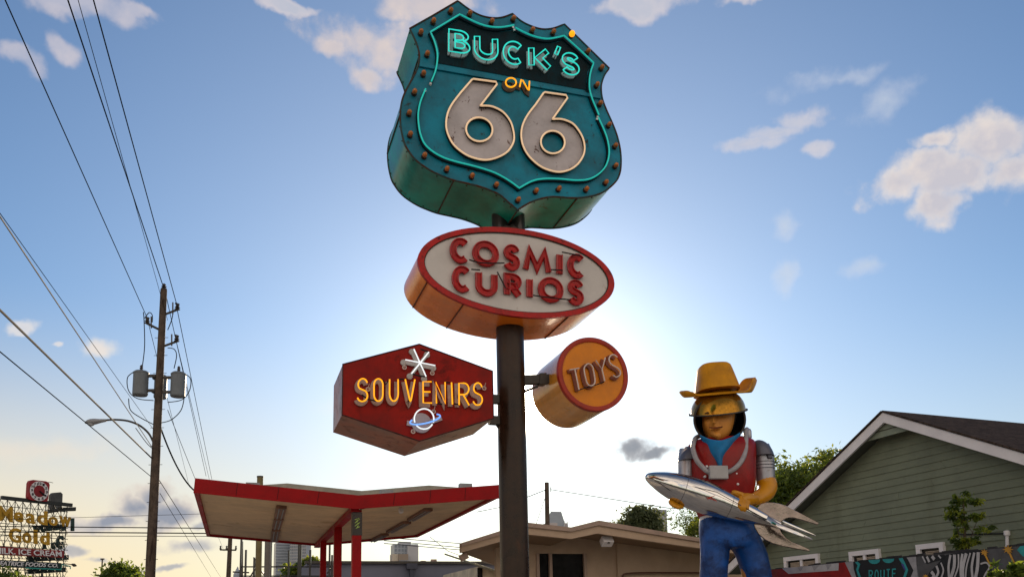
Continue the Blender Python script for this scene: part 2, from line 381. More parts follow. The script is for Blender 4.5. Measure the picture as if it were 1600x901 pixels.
# ================================================================== STRUCTURE
gm = paint('ground_asphalt', (.055, .052, .05), .85, var=.3, vs=.8, bump=.4, bs=30)
g = MB(); g.add([(-3000, -3000, 0), (3000, -3000, 0), (3000, 3000, 0), (-3000, 3000, 0)], [(0, 1, 2, 3)])
struct(g.build('ground', gm))
cm = paint('concrete', (.46, .41, .34), .8, var=.15, vs=1.5, bump=.2)
g = MB(); g.box((12, 22, .06), 27, 24.0, .06)  # unseen lot, made pale and wide to bounce warm light onto undersides
struct(g.build('pavement', cm))
g = MB(); g.box((-20, 20, .004), 5, 200, .004)
struct(g.build('road', paint('road', (.045, .045, .048), .8, var=.2, vs=1)))
g = MB()
for k in range(30): g.box((-20, -60+k*9, .012), .06, 1.5, .002)
struct(g.build('road_marking', paint('road_yellow', (.5, .35, .05), .7)))
# ================================================================== MAIN SIGNS
YAW = .3198
U = Vector((math.cos(YAW), math.sin(YAW), 0)); Wd = Vector((-math.sin(YAW), math.cos(YAW), 0)); UP = Vector((0, 0, 1))
NRM = -Wd
PC = atY(800.5, 700, 11.0); POLEC = Vector((PC.x, PC.y, 0))
def S(px, py, d): return hit(px, py, POLEC+Wd*d, Wd)
def solveT(front, back):
    best = None
    for i in range(200):
        T = .3+i*.006; p = S(*front, -T/2)+Wd*T; q = proj(p); e = abs(q[0]-back[0])+abs(q[1]-back[1])
        if best is None or e < best[0]: best = (e, T)
    return best[1]
PR = .19
# --- pole
t = thing('sign_pole', 'tall dark steel pole carrying the stacked neon signs', 'pole', POLEC)
MB().lathe(POLEC, UP, [(PR, 0), (PR, 6.9), (PR, 6.95)], 40).build('shaft', POLE, t)
g = MB(); g.lathe(POLEC, UP, [(.36, 0), (.36, .03), (.22, .04), (.2, .12)], 32); g.build('base_plate', STEEL, t)
MB().lathe(POLEC+Vector((-.10, 0, 0)), UP, [(.125, 6.9), (.125, 9.0)], 24).build('upper_shaft', BLACKM, t)
MB().lathe(POLEC+Vector((.12, 0, 0)), UP, [(.12, 6.9), (.12, 9.0)], 24).build('upper_shaft', BLACKM, t)
# --- shield
A = (640, 45.3)
segs = [
 [(640,45.3),(677,24.5),(715.2,2)],
 [(715.2,2),(733,15.3),(750.5,24.6),(769,28.6),(785,27.6),(800.7,22)],
 [(800.7,22),(814,33.3),(830,41.3),(847.3,46),(864.6,44.6),(881.6,38.3)],
 [(881.6,38.3),(917,73),(951.8,107.2)],
 [(951.8,107.2),(944.8,117),(940.5,128),(939.1,138.6),(941,154.6),(947.1,171.3),(955.8,190.9),(963.1,209.5),(968.0,228.5),(970,245),(970,258.3),(968.4,270.3),(963.1,282.3),(951.1,294.2),(936.5,302.9),(916.5,307.9),(896.5,309.4),(878,308.2),(862,307.6),(845,310.5),(828,316.5),(808.5,328)],
 [(808.5,328),(799.7,320.5),(791.7,313.8),(782.4,305.5),(770.4,299.2),(750.5,291.9),(730.5,286.8),(709.2,281.8),(693.2,276),(674.6,267.6),(657.3,256.5),(646.6,247),(638.6,236.5),(632,225),(627.6,208),(625.3,190),(625.6,172),(628.4,156),(633.6,142.6),(641,129),(648.7,114.5),(653.7,101),(655,86),(651.9,71.9),(646.5,58.6),(640,45.3)],
]
T1 = solveT((640, 45.3), (618.5, 113))
FD = -T1/2
def seg_curve(segs, d, k=4):
    out = []
    for sgm in segs:
        c = catmull([S(x, y, d) for x, y in sgm], k) if len(sgm) > 3 else [S(x, y, d) for x, y in sgm]
        out += c[:-1]
    return out
sh = thing('shield_sign', 'large teal shield-shaped neon sign with white 66 at the pole top', 'sign', S(800, 335, 0))
outl = seg_curve(segs, FD)
g = MB(); g.prism(outl, Wd*T1, cap=False)
g.build('cabinet_side', TEALS, sh, smooth=38)
g = MB(); g.prism([p-Wd*.004 for p in outl], Wd*.02); g.build('front_face', TEAL, sh, smooth=0)
g = MB(); g.prism([p+Wd*(T1-.012) for p in outl], Wd*.02); g.build('back_face', TEAL, sh, smooth=0)
g = MB(); g.tube([p-Wd*.004 for p in outl], .013, 6, closed=True); g.tube([p+Wd*T1 for p in outl], .013, 6, closed=True)
g.build('edge_trim', TRIM, sh)
def near_out(px, py): 
    q = S(px, py, FD); return min(outl, key=lambda p: (p-q).length)
for (px, py) in ((709, 282), (903, 309), (655, 88), (808.5, 328), (627, 180), (965, 225)):
    p = near_out(px, py); cdir = (p-S(800, 170, FD)).normalized()
    MB().tube([p+cdir*.006, p+cdir*.006+Wd*T1], .011, 6).build('seam', TRIM, sh)
for i in range(2, len(outl), 5):
    for off in (.05, T1-.05):
        c_ = outl[i]+Wd*off; MB().lathe(c_, (outl[i]-S(800, 170, FD)).normalized(), [(.012, -.01), (.011, .006), (.005, .009)], 8).build('rivet', TRIM, sh)
# header panel
hd = [(684,98.5),(687,82),(683,64),(678,54),(719,29.5),(735,38.5),(752,46),(767,49.5),(783,50),(801,47.5),(815,56),(834,64),(854,68),(870,66),(880,63),(902,82),(924,101.5),(918,112),(916,126),(916,140.5)]
MB().prism([S(x, y, FD-.012) for x, y in hd], Wd*.006).build('header_panel', DARKP, sh, smooth=0)
g = MB(); q = [S(657,98.5,FD-.03), S(939,148.8,FD-.03), S(938.6,153.6,FD-.03), S(655.6,103.2,FD-.03)]; g.prism(q, Wd*.024); g.build('divider_strip', TEAL, sh, smooth=0)
TO = FD-.075   # plane of the neon tubes
def sup(mb, p, d0):   # glass stand-off
    mb.tube([p, p+Wd*(d0)], .006, 5)
bord1 = [(672.6,50),(695,36.5),(718.5,22.4)], [(718.5,22.4),(733.2,30),(750.5,38),(765,42),(782.4,42.6),(799,40.2)],
brd = [
 [(673.9,127.3),(679.9,112.5),(682.9,98),(683.4,82.6),(679.2,65.2),(672.6,50)],
 [(672.6,50),(695,36.5),(718.5,22.4)], [(718.5,22.4),(733.2,30),(750.5,37.6),(765,41.6),(782.4,42.6),(803.3,39.3)],
 None,
 [(805.3,43.3),(816.6,49.3),(834,56.6),(853.9,60.6),(869.9,58.6),(881.2,55.7)], [(881.2,55.7),(904.5,76.6),(927.8,98.5)],
 [(927.8,98.5),(923.5,110.5),(921.2,124),(921.4,139.3),(925.8,155.3),(931.5,168.9),(935.8,179.5)],
 None,
 [(935,183.2),(943,200.6),(948.5,215.2),(951.3,228.5),(951.9,239.3),(949.8,251.3),(944.5,262.3),(933.8,272.9),(919.2,279.9),(899.2,281.4),(872.6,279.1),(847.3,279.3),(830,283.3),(811.3,293.6)],
 [(811.3,293.6),(800,285),(783.8,275),(767.8,267.6),(742.5,259.8),(713.2,252.5),(693.2,246),(675.9,236.3),(663.9,225),(657.5,211),(654.3,194.6),(653.6,176.6),(657.3,157.9),(665.2,138.6)],
]
runs = [[]]
for sgm in brd:
    if sgm is None: runs.append([]); continue
    c = catmull([S(x, y, TO) for x, y in sgm], 4) if len(sgm) > 3 else [S(x, y, TO) for x, y in sgm]
    runs[-1] += c if not runs[-1] else c[1:]
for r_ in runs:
    MB().ribbon([p+Wd*.045 for p in r_], .017, NRM, .026).build('border_shade_strip', paint('border_dark', (.001, .012, .02), .6, spec=.1), sh, smooth=25)  # dark raised strip under the tube; the tube's shadow put into its colour
    ob = MB().tube(r_, .0115, 8).build('neon_border', NTEALB, sh)
    g = MB()
    for i in range(3, len(r_), 14): sup(g, r_[i], .07)
    g.build_each('stand_off', BLACK, ob)
    g = MB()
    for p in (r_[0], r_[-1]): g.lathe(p+Wd*.07, -Wd, [(.016, 0), (.016, .03)], 10)
    g.build_each('tube_socket', WHITE, ob)
# 66
def trace_local(pts, d_from, d_to):  # same in-plane place, other depth
    return [S(x, y, d_from)+Wd*(d_to-d_from) for x, y in pts]
six1 = [(739.8,123.3),(775.1,128),(776.6,131.5),(750.5,165.3),(762,165.2),(772.8,167.6),(786.4,175.2),(797.1,188.6),(802,203),(803.2,217.9),(798.5,229.8),(790.4,238.8),(777.1,245.8),(761,249.6),(745.5,247.9),(727.8,241.2),(710.5,227.7),(701.2,212.5),(697.1,196.2),(699.2,177.9),(706.5,162.3),(719.8,144.8),(737.2,124.6)]
six2 = [(851.3,144),(884.5,148.6),(886.7,153),(863.2,186.2),(873,185.7),(883,187.4),(896.2,193.9),(907.4,208.5),(912.6,222),(913.3,236),(908.8,248),(900,258.7),(887.2,266),(869.9,268.3),(847.3,261.2),(828.6,246),(818,229),(814.5,212.2),(816.6,195.6),(824.5,179.4),(836.6,163.6),(849.3,145.3)]
in1 = (748.9, 202.1, 20.8, 18.6, 12); in2 = (863.8, 222.0, 18.8, 17.6, 14)
def sm(pts, k=4):   # smooth the round part, keep the cap corners
    c = catmull([(*p, 0) for p in pts[3:-1]], k); return [(p.x, p.y) for p in c]
for pts, inn in ((six1, in1), (six2, in2)):
    outer = pts[:3]+sm(pts)+[pts[-1]]
    ell = [(inn[0]+inn[2]*math.cos(a)*math.cos(R(inn[4]))-inn[3]*math.sin(a)*math.sin(R(inn[4])), inn[1]+inn[2]*math.cos(a)*math.sin(R(inn[4]))+inn[3]*math.sin(a)*math.cos(R(inn[4]))) for a in [2*math.pi*i/28 for i in range(28)]]
    zt = FD-.022
    o3 = trace_local(outer, TO, zt); e3 = trace_local(ell, TO, zt)
    # white panel with a hole: bridge polygon into strips by connecting to nearest
    j = min(range(len(o3)), key=lambda i: (o3[i]-e3[0]).length)
    poly = o3[j:]+o3[:j+1]; n_e = len(e3)
    loop = e3+[e3[0]]
    # orientation
    def area(P): return sum(((P[i]-P[0]).cross(P[(i+1) % len(P)]-P[0])).dot(NRM) for i in range(len(P)))
    if area(poly)*area(e3) > 0: loop = loop[::-1]
    j0 = min(range(len(poly)), key=lambda i: (poly[i]-loop[0]).length)
    full = poly+loop
    me = MB(); n = len(full)
    me.add(full, [tuple(range(n))])
    me.prism(o3, Wd*.016, cap=False); me.prism(e3, Wd*.016, cap=False)
    num = me.build('numeral', NUMW, sh, smooth=0)
    tb = MB(); tb.tube([S(x, y, TO) for x, y in outer], .0125, 8, closed=True); nt1 = tb.build('neon_tube', NPEACH, num)
    tb = MB(); tb.tube([S(x, y, TO) for x, y in ell], .0125, 8, closed=True); tb.build('neon_tube', NPEACH, num)
    g = MB()
    for i in list(range(2, len(outer), 12)): sup(g, S(*outer[i], TO), .06)
    for i in (0, 14): sup(g, S(*ell[i], TO), .06)
    g.build_each('stand_off', BLACK, num)
    def lift(P, dd): return [S(x, y, TO)+Wd*dd for x, y in P]
    MB().ribbon(lift(outer, .014), .004, NRM, .060, True).build('channel_wall', BLACK, num, smooth=25)
    MB().ribbon(lift(ell, .014), .004, NRM, .060, True).build('channel_wall', BLACK, num, smooth=25)
def stroke_outline(st, hw):
    P = [Vector((x, y)) for x, y in st]; L_ = []; R_ = []
    for i in range(len(P)):
        d1 = (P[i]-P[i-1]).normalized() if i > 0 else None; d2 = (P[i+1]-P[i]).normalized() if i < len(P)-1 else None
        if d1 is None: d1 = d2
        if d2 is None: d2 = d1
        m1 = Vector((-d1.y, d1.x)); m2 = Vector((-d2.y, d2.x)); mm = (m1+m2).normalized(); k = 1/max(.5, mm.dot(m1))
        L_.append(P[i]+mm*hw*k); R_.append(P[i]-mm*hw*k)
    return [(p.x, p.y) for p in L_+R_[::-1]]
PXM = 11/1311.   # metres per photo pixel at the sign
bucks = [('U', [(740.7,51.5),(778,57.5),(741,90.5),(779,97.5)], 9.5), ('C', [(786,61.5),(818,67),(785.5,98),(818,104)], 9.5),
         ('K', [(825.3,69.5),(859,76.2),(825.5,105.5),(863,112)], 9.5), ("'", [(868.5,70),(878,72),(865,85),(874,86)], 6.5), ('S', [(877,80),(904,84.5),(877.5,114.5),(907,120.5)], 9)]
letd = FD-.034; TB = FD-.115
def letter_obj(parent, ch, strokes_px, w, tube_plane, face_plane, chanmat, tubemat, tuber, outline=True, nofat=False, name='letter'):
    g = MB(); tubes = []
    for si, st in enumerate(strokes_px):
        if not nofat:
            p3 = [S(x, y, tube_plane)+Wd*(face_plane-tube_plane)-Wd*.0013*si for x, y in st]
            closed = (Vector(st[0])-Vector(st[-1])).length < .1
            g.ribbon(p3, w*PXM/2, NRM, .03, closed)
        if outline: tubes.append((stroke_outline(st, w/2-.6), True))
        else: tubes.append((st, False))
    lo = g.build(name, chanmat, parent, smooth=25) if not nofat else None
    tb = MB()
    for tl, cl in tubes:
        P3 = [S(x, y, tube_plane) for x, y in tl]
        if not cl and (P3[0]-P3[-1]).length < .01: P3.pop(); cl = True
        tb.tube(P3, tuber, 8, closed=cl)
        if lo is not None:
            for i in range(2, len(P3), max(8, len(P3)//2)): pass
    tb.build('neon_tube', tubemat, lo if lo is not None else parent)
    return lo
for ch, q, w in bucks:
    letter_obj(sh, ch, glyph_px(ch, q, w/2), w, TB, letd, LETG, NTEAL, .0095)
# letter B: outline loops
Bq = [(701.5,45.3),(733,50.5),(701.2,79.9),(734.5,85)]
Bo = [(0,0),(0,1),(.55,1)]+arc(.55,.77,.40,.23,80,-70,8)+arc(.58,.28,.42,.28,70,-90,8)
Bi = [(.30,.2),(.30,.84),(.5,.84)]+arc(.5,.70,.22,.14,80,-80,6)+[(.36,.55)]+[(.36,.47)]+arc(.55,.335,.22,.135,80,-90,6)
g = MB(); 
for k, st in enumerate([[(.14,.0),(.14,1)], [(.14,.90),(.55,.90)]+arc(.5,.73,.34,.17,80,-90,8)+[(.14,.55)], [(.14,.5),(.55,.5)]+arc(.52,.28,.36,.2,80,-90,8)+[(.14,.08)]]):
    g.ribbon([S(*quadmap(Bq, x, y), TB)+Wd*(letd-TB)-Wd*.0013*k for x, y in st], 4.4*PXM, NRM, .03)
lb = g.build('letter', LETG, sh, smooth=25)
g = MB()
for lp in (Bo, Bi): g.tube([S(*quadmap(Bq, x, y), TB) for x, y in lp], .0095, 8, closed=True)
g.build('neon_tube', NTEAL, lb)
# stand-off blackout bits on header letters
g = MB()
for (x, y) in ((703,62),(722,84),(745,72),(762,93),(790,90),(812,101),(828,105),(850,108),(884,110),(900,118),(868,87),(705,80),(776,75),(838,88)):
    p = S(x, y, TB); sup(g, p, .08)
g.build_each('stand_off', BLACK, sh)
MB().tube([S(765,99,TB), S(777,113,FD-.03)], .003, 5).build('wire', BLACK, sh)
# ON
for pts in ([(798.3+8.2*math.cos(a), 129+7.2*math.sin(a)) for a in [2*math.pi*i/20 for i in range(21)]], [(812,135.8),(814.3,124.8),(817,126),(824.5,139.5),(826.5,141),(827.3,127)]):
    g = MB(); closed = len(pts) > 10
    g.ribbon([S(x-1, y+1, TO)+Wd*.045 for x, y in pts], .03, NRM, .03, closed); lo = g.build('letter', STEEL, sh, smooth=25)
    g = MB(); P3 = [S(x, y, TO) for x, y in pts]
    if closed: P3.pop()
    g.tube(P3, .0105, 8, closed=closed); g.build('neon_tube', NORANGE, lo)
bulbs = [(704.5,16.6),(677.6,32.6),(657.9,50),(667.9,83.9),(661.9,114.5),(734.5,20.6),(768.7,33.3),(802.7,28.6),(832.3,46.6),(865,49.9),(893.6,53.3),(918.9,79.9),(940.5,105.2),(933.1,132),(938.2,161.3),(951.8,194.6),(961.8,227.2),(962.4,258.3),(947.1,284.3),(916.5,294.9),(873.6,294.2),(837.9,297.6),(810,311.5),(663.6,242.3),(698.5,263.6),(737.8,274.3),(775.8,288.2),(647.9,143.3),(639.7,175.9),(641.3,209.2)]
for i, (x, y) in enumerate(bulbs):
    lit = i == 10
    c = S(x, y, FD-.055); base = c+Wd*.055
    so = MB().lathe(base, NRM, [(.038, 0), (.038, .014), (.027, .018), (.027, .034)], 14).build('bulb_socket', BLACK, sh)
    k = 1.25 if lit else 1.
    MB().lathe(base+NRM*.03, NRM, [(.024*k, 0), (.031*k, .012), (.033*k, .035), (.030*k, .056), (.022*k, .07), (.009*k, .078), (.001, .08)], 14).build('light_bulb', AMBERL if lit else AMBER, so, smooth=60)
# --- oval sign
ov = thing('oval_sign', 'white oval sign with red rim and red letters reading COSMIC CURIOS', 'sign', S(797, 530, 0))
T2 = solveT((653.3, 402.3), (629.5, 446)); OD = -T2/2
pts = [(653.3,402.3),(665.3,380.3),(699.9,362.3),(739.8,355),(786.4,354.6),(836.6,362.3),(869.9,373),(900.5,385),(929.8,402.3),(949.8,419.6),(959.8,443.5),(953.8,463.5),(915,490),(865,497.5),(815,495),(765,486.3),(715,470),(677.5,447.5),(656.3,422.5)]
loc = np.array([[(S(x, y, OD)-POLEC).dot(U), S(x, y, OD).z] for x, y in pts])
Am = np.c_[loc[:, 0]**2, loc[:, 1]**2, loc[:, 0], loc[:, 1]]; sol = np.linalg.lstsq(Am, np.ones(len(loc)), rcond=None)[0]
ocx = -sol[2]/2/sol[0]; ocz = -sol[3]/2/sol[1]; kk = 1+sol[0]*ocx**2+sol[1]*ocz**2; oa = math.sqrt(kk/sol[0]); obb = math.sqrt(kk/sol[1])
print('oval', ocx, ocz, oa, obb, 'T', T1, T2)
def ovp(a, b, d, n=72): return [POLEC+U*(ocx+a*math.cos(2*math.pi*i/n))+Vector((0, 0, ocz+b*math.sin(2*math.pi*i/n)))+Wd*d for i in range(n)]
MB().prism(ovp(oa-.006, obb-.006, OD+.01), Wd*(T2-.02), cap=False).build('cabinet_side', ORS, ov, smooth=30)
MB().prism(ovp(oa-.01, obb-.01, OD+.004), Wd*.01).build('front_face', OVALW, ov, smooth=0)
MB().prism(ovp(oa-.01, obb-.01, -OD-.01), Wd*.01).build('back_face', OVALW, ov, smooth=0)
g = MB(); a_, b_ = ovp(oa, obb, OD-.02), ovp(oa-.085, obb-.07, OD-.02); n = len(a_)
c_, d_ = [p+Wd*.05 for p in a_], [p+Wd*.03 for p in b_]
g.add(a_+b_+c_+d_, [(i, (i+1) % n, (i+1) % n+n, i+n) for i in range(n)]+[(i, (i+1) % n, (i+1) % n+2*n, i+2*n) for i in range(n)]+[(i+n, (i+1) % n+n, (i+1) % n+3*n, i+3*n) for i in range(n)])
g.build('rim', REDL, ov)
MB().tube(ovp(oa-.09, obb-.075, OD-.005), .008, 6, closed=True).build('rim_bead', TRIM, ov)
for ang in (236, 300, 205):
    p = POLEC+U*(ocx+(oa+.001)*math.cos(R(ang)))+Vector((0, 0, ocz+(obb+.001)*math.sin(R(ang))))+Wd*(OD+.03)
    MB().tube([p, p+Wd*(T2-.05)], .010, 6).build('seam', paint('seam_rust', (.12, .04, .015), .7, var=.5, vs=10), ov)
LD = OD-.03
cos = [('C',(703,369),(734.5,372.5),(703,408.5),(734.5,413.5)),('O',(738,372.5),(780,378.5),(738,413),(780.3,419.5)),('S',(786.5,379.2),(813,383),(786,420.5),(813.5,425)),
 ('M',(817,384.5),(862,390.8),(817,423.5),(862.5,430.3)),('I',(869.2,391.5),(880,393),(869.2,431.5),(880,433)),('C',(886,393.5),(915.5,397.5),(886,432),(915.5,437.5)),
 ('C',(706,412.5),(737,416.5),(706,454),(737,459)),('U',(743,419),(778,424.5),(743,460),(778,465)),('R',(787,424.5),(815,428.5),(787,463.5),(817,468)),('I',(822.5,430),(833.2,431.5),(822.5,467.5),(833.2,469)),
 ('O',(840.5,429.5),(881,435),(840.5,469.5),(881,475.5)),('S',(886.5,434),(912.5,437.5),(886,474.5),(913.5,479.5))]
for ch, *q in cos:
    w = 10.8 if ch != 'M' else 9.5
    stk = glyph_px(ch, q, w/2); g = MB()
    g2 = MB()
    for si, st in enumerate(stk):
        closed = (Vector(st[0])-Vector(st[-1])).length < .1
        P3 = [S(x, y, LD)-Wd*.0013*si for x, y in st]
        g.ribbon(P3, w*PXM/2, NRM, .026, closed)
        for sg in (-1, 1):
            ol = stroke_outline(st, w/2-1.2); h = len(ol)//2; half = ol[:h] if sg < 0 else ol[h:]
            g2.tube([S(x, y, LD-.012) for x, y in half], .0095, 6)
    lo = g.build('letter', REDL, ov, smooth=25)
    g2.build('glass_tube', REDG, lo)
for pth in ([(733,405.5),(750,410),(772,411),(788,410.5)], [(861,421),(873,421.5),(879,422)], [(878,393.5),(898,397.5),(906,399)], [(736.5,420.5),(750,421.5)], [(777,424.5),(783,436),(790,450)], [(833,461),(850,463.5),(870,466),(892,468)]):
    MB().tube(catmull([S(x, y, LD-.045) for x, y in pth], 4), .009, 6).build('cable', BLACK, ov)
# --- hexagonal sign
hx = thing('hexagonal_sign', 'dark red hexagonal sign with orange neon SOUVENIRS, left of pole', 'sign', S(771, 650, 0))
hexp = [(535.5,568.8),(655,537.5),(769.5,579.5),(771,653),(655.3,688.6),(534.4,647.6)]
T3 = solveT((535.5, 568.8), (523, 602)); HD = -T3/2
h3 = [S(x, y, HD) for x, y in hexp]
MB().prism(h3, Wd*T3, cap=False).build('cabinet_side', [RUSTY], hx, smooth=0)
MB().prism([p-Wd*.004 for p in h3], Wd*.018).build('front_face', MARO, hx, smooth=0)
MB().prism([p+Wd*(T3-.014) for p in h3], Wd*.018).build('back_face', MARO, hx, smooth=0)
MB().tube([p-Wd*.003 for p in h3], .010, 6, closed=True).build('edge_trim', paint('maroon_trim', (.05, .012, .01), .5, var=.5, vs=9), hx, smooth=0)
HT = HD-.14; HF = HD-.03
sou = [('S',(559.5,591),(574.5,591),(557.5,626.5),(574.5,626.5)),('o',(584.3,591.2),(598.3,591.2),(584.5,626),(598,626)),('U',(608.8,592),(622,592),(608.5,626),(622.4,626)),
 ('V',(633.2,592),(648.3,592.3),(634.5,626.5),(648,626.5)),('E',(661,595.7),(674,595.8),(661.3,628.5),(675,629)),('N',(681,596.4),(695.4,596.4),(682,629.5),(696,630)),
 ('I',(702,597),(709,597),(703.5,631),(710.5,631)),('R',(717,598),(732.4,598),(717.5,632),(733,632.5)),('S',(740,597.5),(753.5,597.8),(738.5,632),(754,632.5))]
for ch, *q in sou:
    letter_obj(hx, ch, glyph_px(ch, q, 0), 6.6, HT, HF, SOUVG, NORANGE, .0095, outline=False)
star = [[(646.6,544.7),(665.7,587.7)], [(670.1,549.5),(643,583.3)], [(633.3,561.5),(680,570.5)]]
g = MB(); tb = MB()
for k, st in enumerate(star):
    p = [S(x, y, HT)+Wd*(HF-HT)-Wd*.002*k for x, y in st]
    g.ribbon(p, .022, NRM, .03)
    for e in p: g.lathe(e, NRM, [(.038, -.03), (.038, .001-.0017*k)], 16)
    tb.tube([S(x, y, HT-.004*k) for x, y in st], .0085, 8)
lo = g.build('star_backing', paint('star_grey', (.36, .34, .33), .5), hx, smooth=25); tb.build('neon_tube', NWHITE, lo)
g = MB()
for (x, y) in ((632,573.5),(675.5,582.5),(575,607.5),(756.5,606),(645.5,673.5),(677.5,642.5)):
    c = S(x, y, HF-.01); g.tube([c+U*(.022*math.cos(a))+UP*(.022*math.sin(a)) for a in [2*math.pi*i/14 for i in range(14)]], .008, 6, closed=True)
    g.tube([c, c+U*.01+UP*.06-Wd*.04], .005, 5)
g.build_each('electrode_housing', paint('electrode_cream', (.5, .4, .36), .4), hx, group=2)
g = MB()
for pth in ([(565,616),(575,623),(588,626)], [(598,593),(603,600),(608,592)], [(622,592),(633,592)], [(696,597),(703,597)], [(683,629.5),(691,631)], [(710,630),(718,632)], [(657,545),(669,549)], [(643,583),(652,586),(665,588)]):
    g.tube([S(x, y, HT+.02) for x, y in pth], .010, 6)
g.build_each('tube_blackout', BLACK, hx)
cxp, cyp = 662.6, 653.8
g = MB(); c = S(cxp-1, cyp+3, HT)+Wd*(HF-HT)
g.prism([c+U*(.125*math.cos(a))+UP*(.125*math.sin(a)) for a in [2*math.pi*i/32 for i in range(32)]], Wd*.03)
g.ribbon([S(x, y, HF) for x, y in ((636,660),(650,662),(668,660),(690,652))], .03, NRM, .02)
lo = g.build('planet_backing', paint('planet_grey', (.34, .29, .32), .5, var=.15), hx, smooth=25)
MB().tube([S(cxp+15.3*math.cos(a), cyp-15.8*math.sin(a), HT) for a in [R(-20+220*i/26) for i in range(27)]], .009, 8).build('neon_tube', NWHITE, lo)
MB().tube([S(cxp+15.3*math.cos(a), cyp-15.8*math.sin(a), HT) for a in [R(212+116*i/14) for i in range(15)]], .009, 8).build('neon_tube', NWHITE, lo)
ring = []
for i in range(40):
    a = R(62+ (360-44)*i/39) if False else R(150+250*i/39); x = 24*math.cos(a); y = 6.5*math.sin(a)
    ring.append((664.3+x*math.cos(R(12))+y*math.sin(R(12))*0, 654.4-x*math.sin(R(12))-y*math.cos(R(12))))
MB().tube([S(x, y, HT-.02) for x, y in ring], .010, 8).build('neon_ring', NBLUE, lo)
br = thing('mounting_bracket', 'pair of short dark bars joining the hexagonal sign to the pole', 'bracket', POLEC+Vector((-.2, 0, 3.9)))
for yy in (623, 656):
    a = S(764, yy, 0); b = S(784, yy+1, 0); MB().box((a+b)/2, (b-a).length/2, .05, .055, U, Wd, UP).build('bar', STEEL, br)
a = S(768, 650, .05); b = S(783, 672, 0); MB().tube([a, b], .025, 6).build('brace', STEEL, br)
# --- round drum sign
dr = thing('drum_sign', 'orange drum-shaped sign reading TOYS with thick red rim, right of pole', 'sign', S(926, 586, 0))
def fitcirc(pts, d):
    l = np.array([[(S(x, y, d)-POLEC).dot(U), S(x, y, d).z] for x, y in pts]); A_ = np.c_[2*l, np.ones(len(l))]; s_ = np.linalg.lstsq(A_, (l**2).sum(1), rcond=None)[0]
    return s_[0], s_[1], math.sqrt(s_[2]+s_[0]**2+s_[1]**2)
DD = -.35
dc = [(920,528),(945,533),(965,548),(978,570),(981,590),(976,612),(962,631),(940,641.5),(931.6,642.3),(905,633),(885,615),(873,595),(871,575),(876,555),(890,537),(905,530.5)]
dx, dz, drad = fitcirc(dc, DD); print('drum', dx, dz, drad)
dctr = POLEC+U*dx+Vector((0, 0, dz))
best = min([(abs(proj(dctr+Wd*(DD+T_)-UP*drad)[1]-668.6)+0*T_, T_) for T_ in [.2+i*.01 for i in range(120)]])[1]
T4 = best; print('drum T', T4)
MB().lathe(dctr+Wd*DD, Wd, [(drad-.004, .02), (drad-.004, T4)], 64).build('drum_side', TOYS_, dr, smooth=30)
MB().lathe(dctr+Wd*DD, Wd, [(drad-.02, .004), (drad-.02, .018)], 64).build('front_face', TOYO, dr, smooth=30)
g = MB(); pr = [(drad, -.015), (drad+.004, .0), (drad+.004, .05), (drad-.03, .05), (drad-.062, .01), (drad-.062, -.01), (drad-.03, -.02)]; nn = 64; vs = []; fs = []
for (r_, h_) in pr:
    for k in range(nn): vs.append(dctr+Wd*(DD+h_)+(U*math.cos(2*math.pi*k/nn)+UP*math.sin(2*math.pi*k/nn))*r_)
for i in range(len(pr)):
    for k in range(nn): fs.append((i*nn+k, i*nn+(k+1) % nn, ((i+1) % len(pr))*nn+(k+1) % nn, ((i+1) % len(pr))*nn+k))
g.add(vs, fs); g.build('rim', TOYR, dr, smooth=60)
DTb = DD-.10
toys = [[[(890,577.4),(905,574.6)], [(898.3,577),(904.8,608.4)]],
 [[(917.5,568.3),(913.2,573),(913,580),(915.5,592),(917.5,598),(921,601.6),(926,601.5),(929.4,597),(929.4,590),(927,577),(925,571),(921,568),(917.5,568.3)]],
 [[(930.7,562.4),(940.7,576.6),(945.7,558.3)], [(940.7,576.6),(944.9,594.9)]],
 [[(964.5,557.6),(960,554),(955,554.5),(951.8,559),(952.5,565),(957,570),(965,574.5),(969.3,580),(968,586),(962.5,588.6),(958,585.5)]]]
for stks in toys:
    g = MB(); tb = MB()
    for si, st in enumerate(stks):
        closed = (Vector(st[0])-Vector(st[-1])).length < .1
        st2 = [(p.x, p.y) for p in catmull([(*q, 0) for q in (st[:-1] if closed else st)], 3, closed)] if len(st) > 4 else st
        P3 = [S(x, y, DTb)+Wd*.08-Wd*.0013*si for x, y in st2]
        g.ribbon(P3, .024, NRM, .018, closed); tb.tube([S(x, y, DTb) for x, y in st2], .010, 7, closed=closed)
    lo = g.build('letter', paint('toys_channel', (.16, .03, .008), .4), dr, smooth=25); tb.build('glass_tube', GLASSP, lo)
MB().tube([S(x, y, DTb+.03) for x, y in ((904,609),(915,605),(930,601),(944,596))], .008, 6).build('cable', BLACK, dr)
a = S(815, 594, .05); b = S(862, 592, .05)
bk = thing('mounting_bracket', 'square steel arm joining the drum sign to the pole', 'bracket', a)
MB().box((a+b)/2, (b-a).length/2, .06, .06, (b-a).normalized(), Wd, UP).build('arm', STEEL, bk)
MB().box(a.lerp(b, .66), .05, .075, .075, (b-a).normalized(), Wd, UP).build('arm_clamp', STEEL, bk)
MB().tube([S(817, 612, 0), S(840, 603, 0)], .02, 6).build('brace', STEEL, bk)
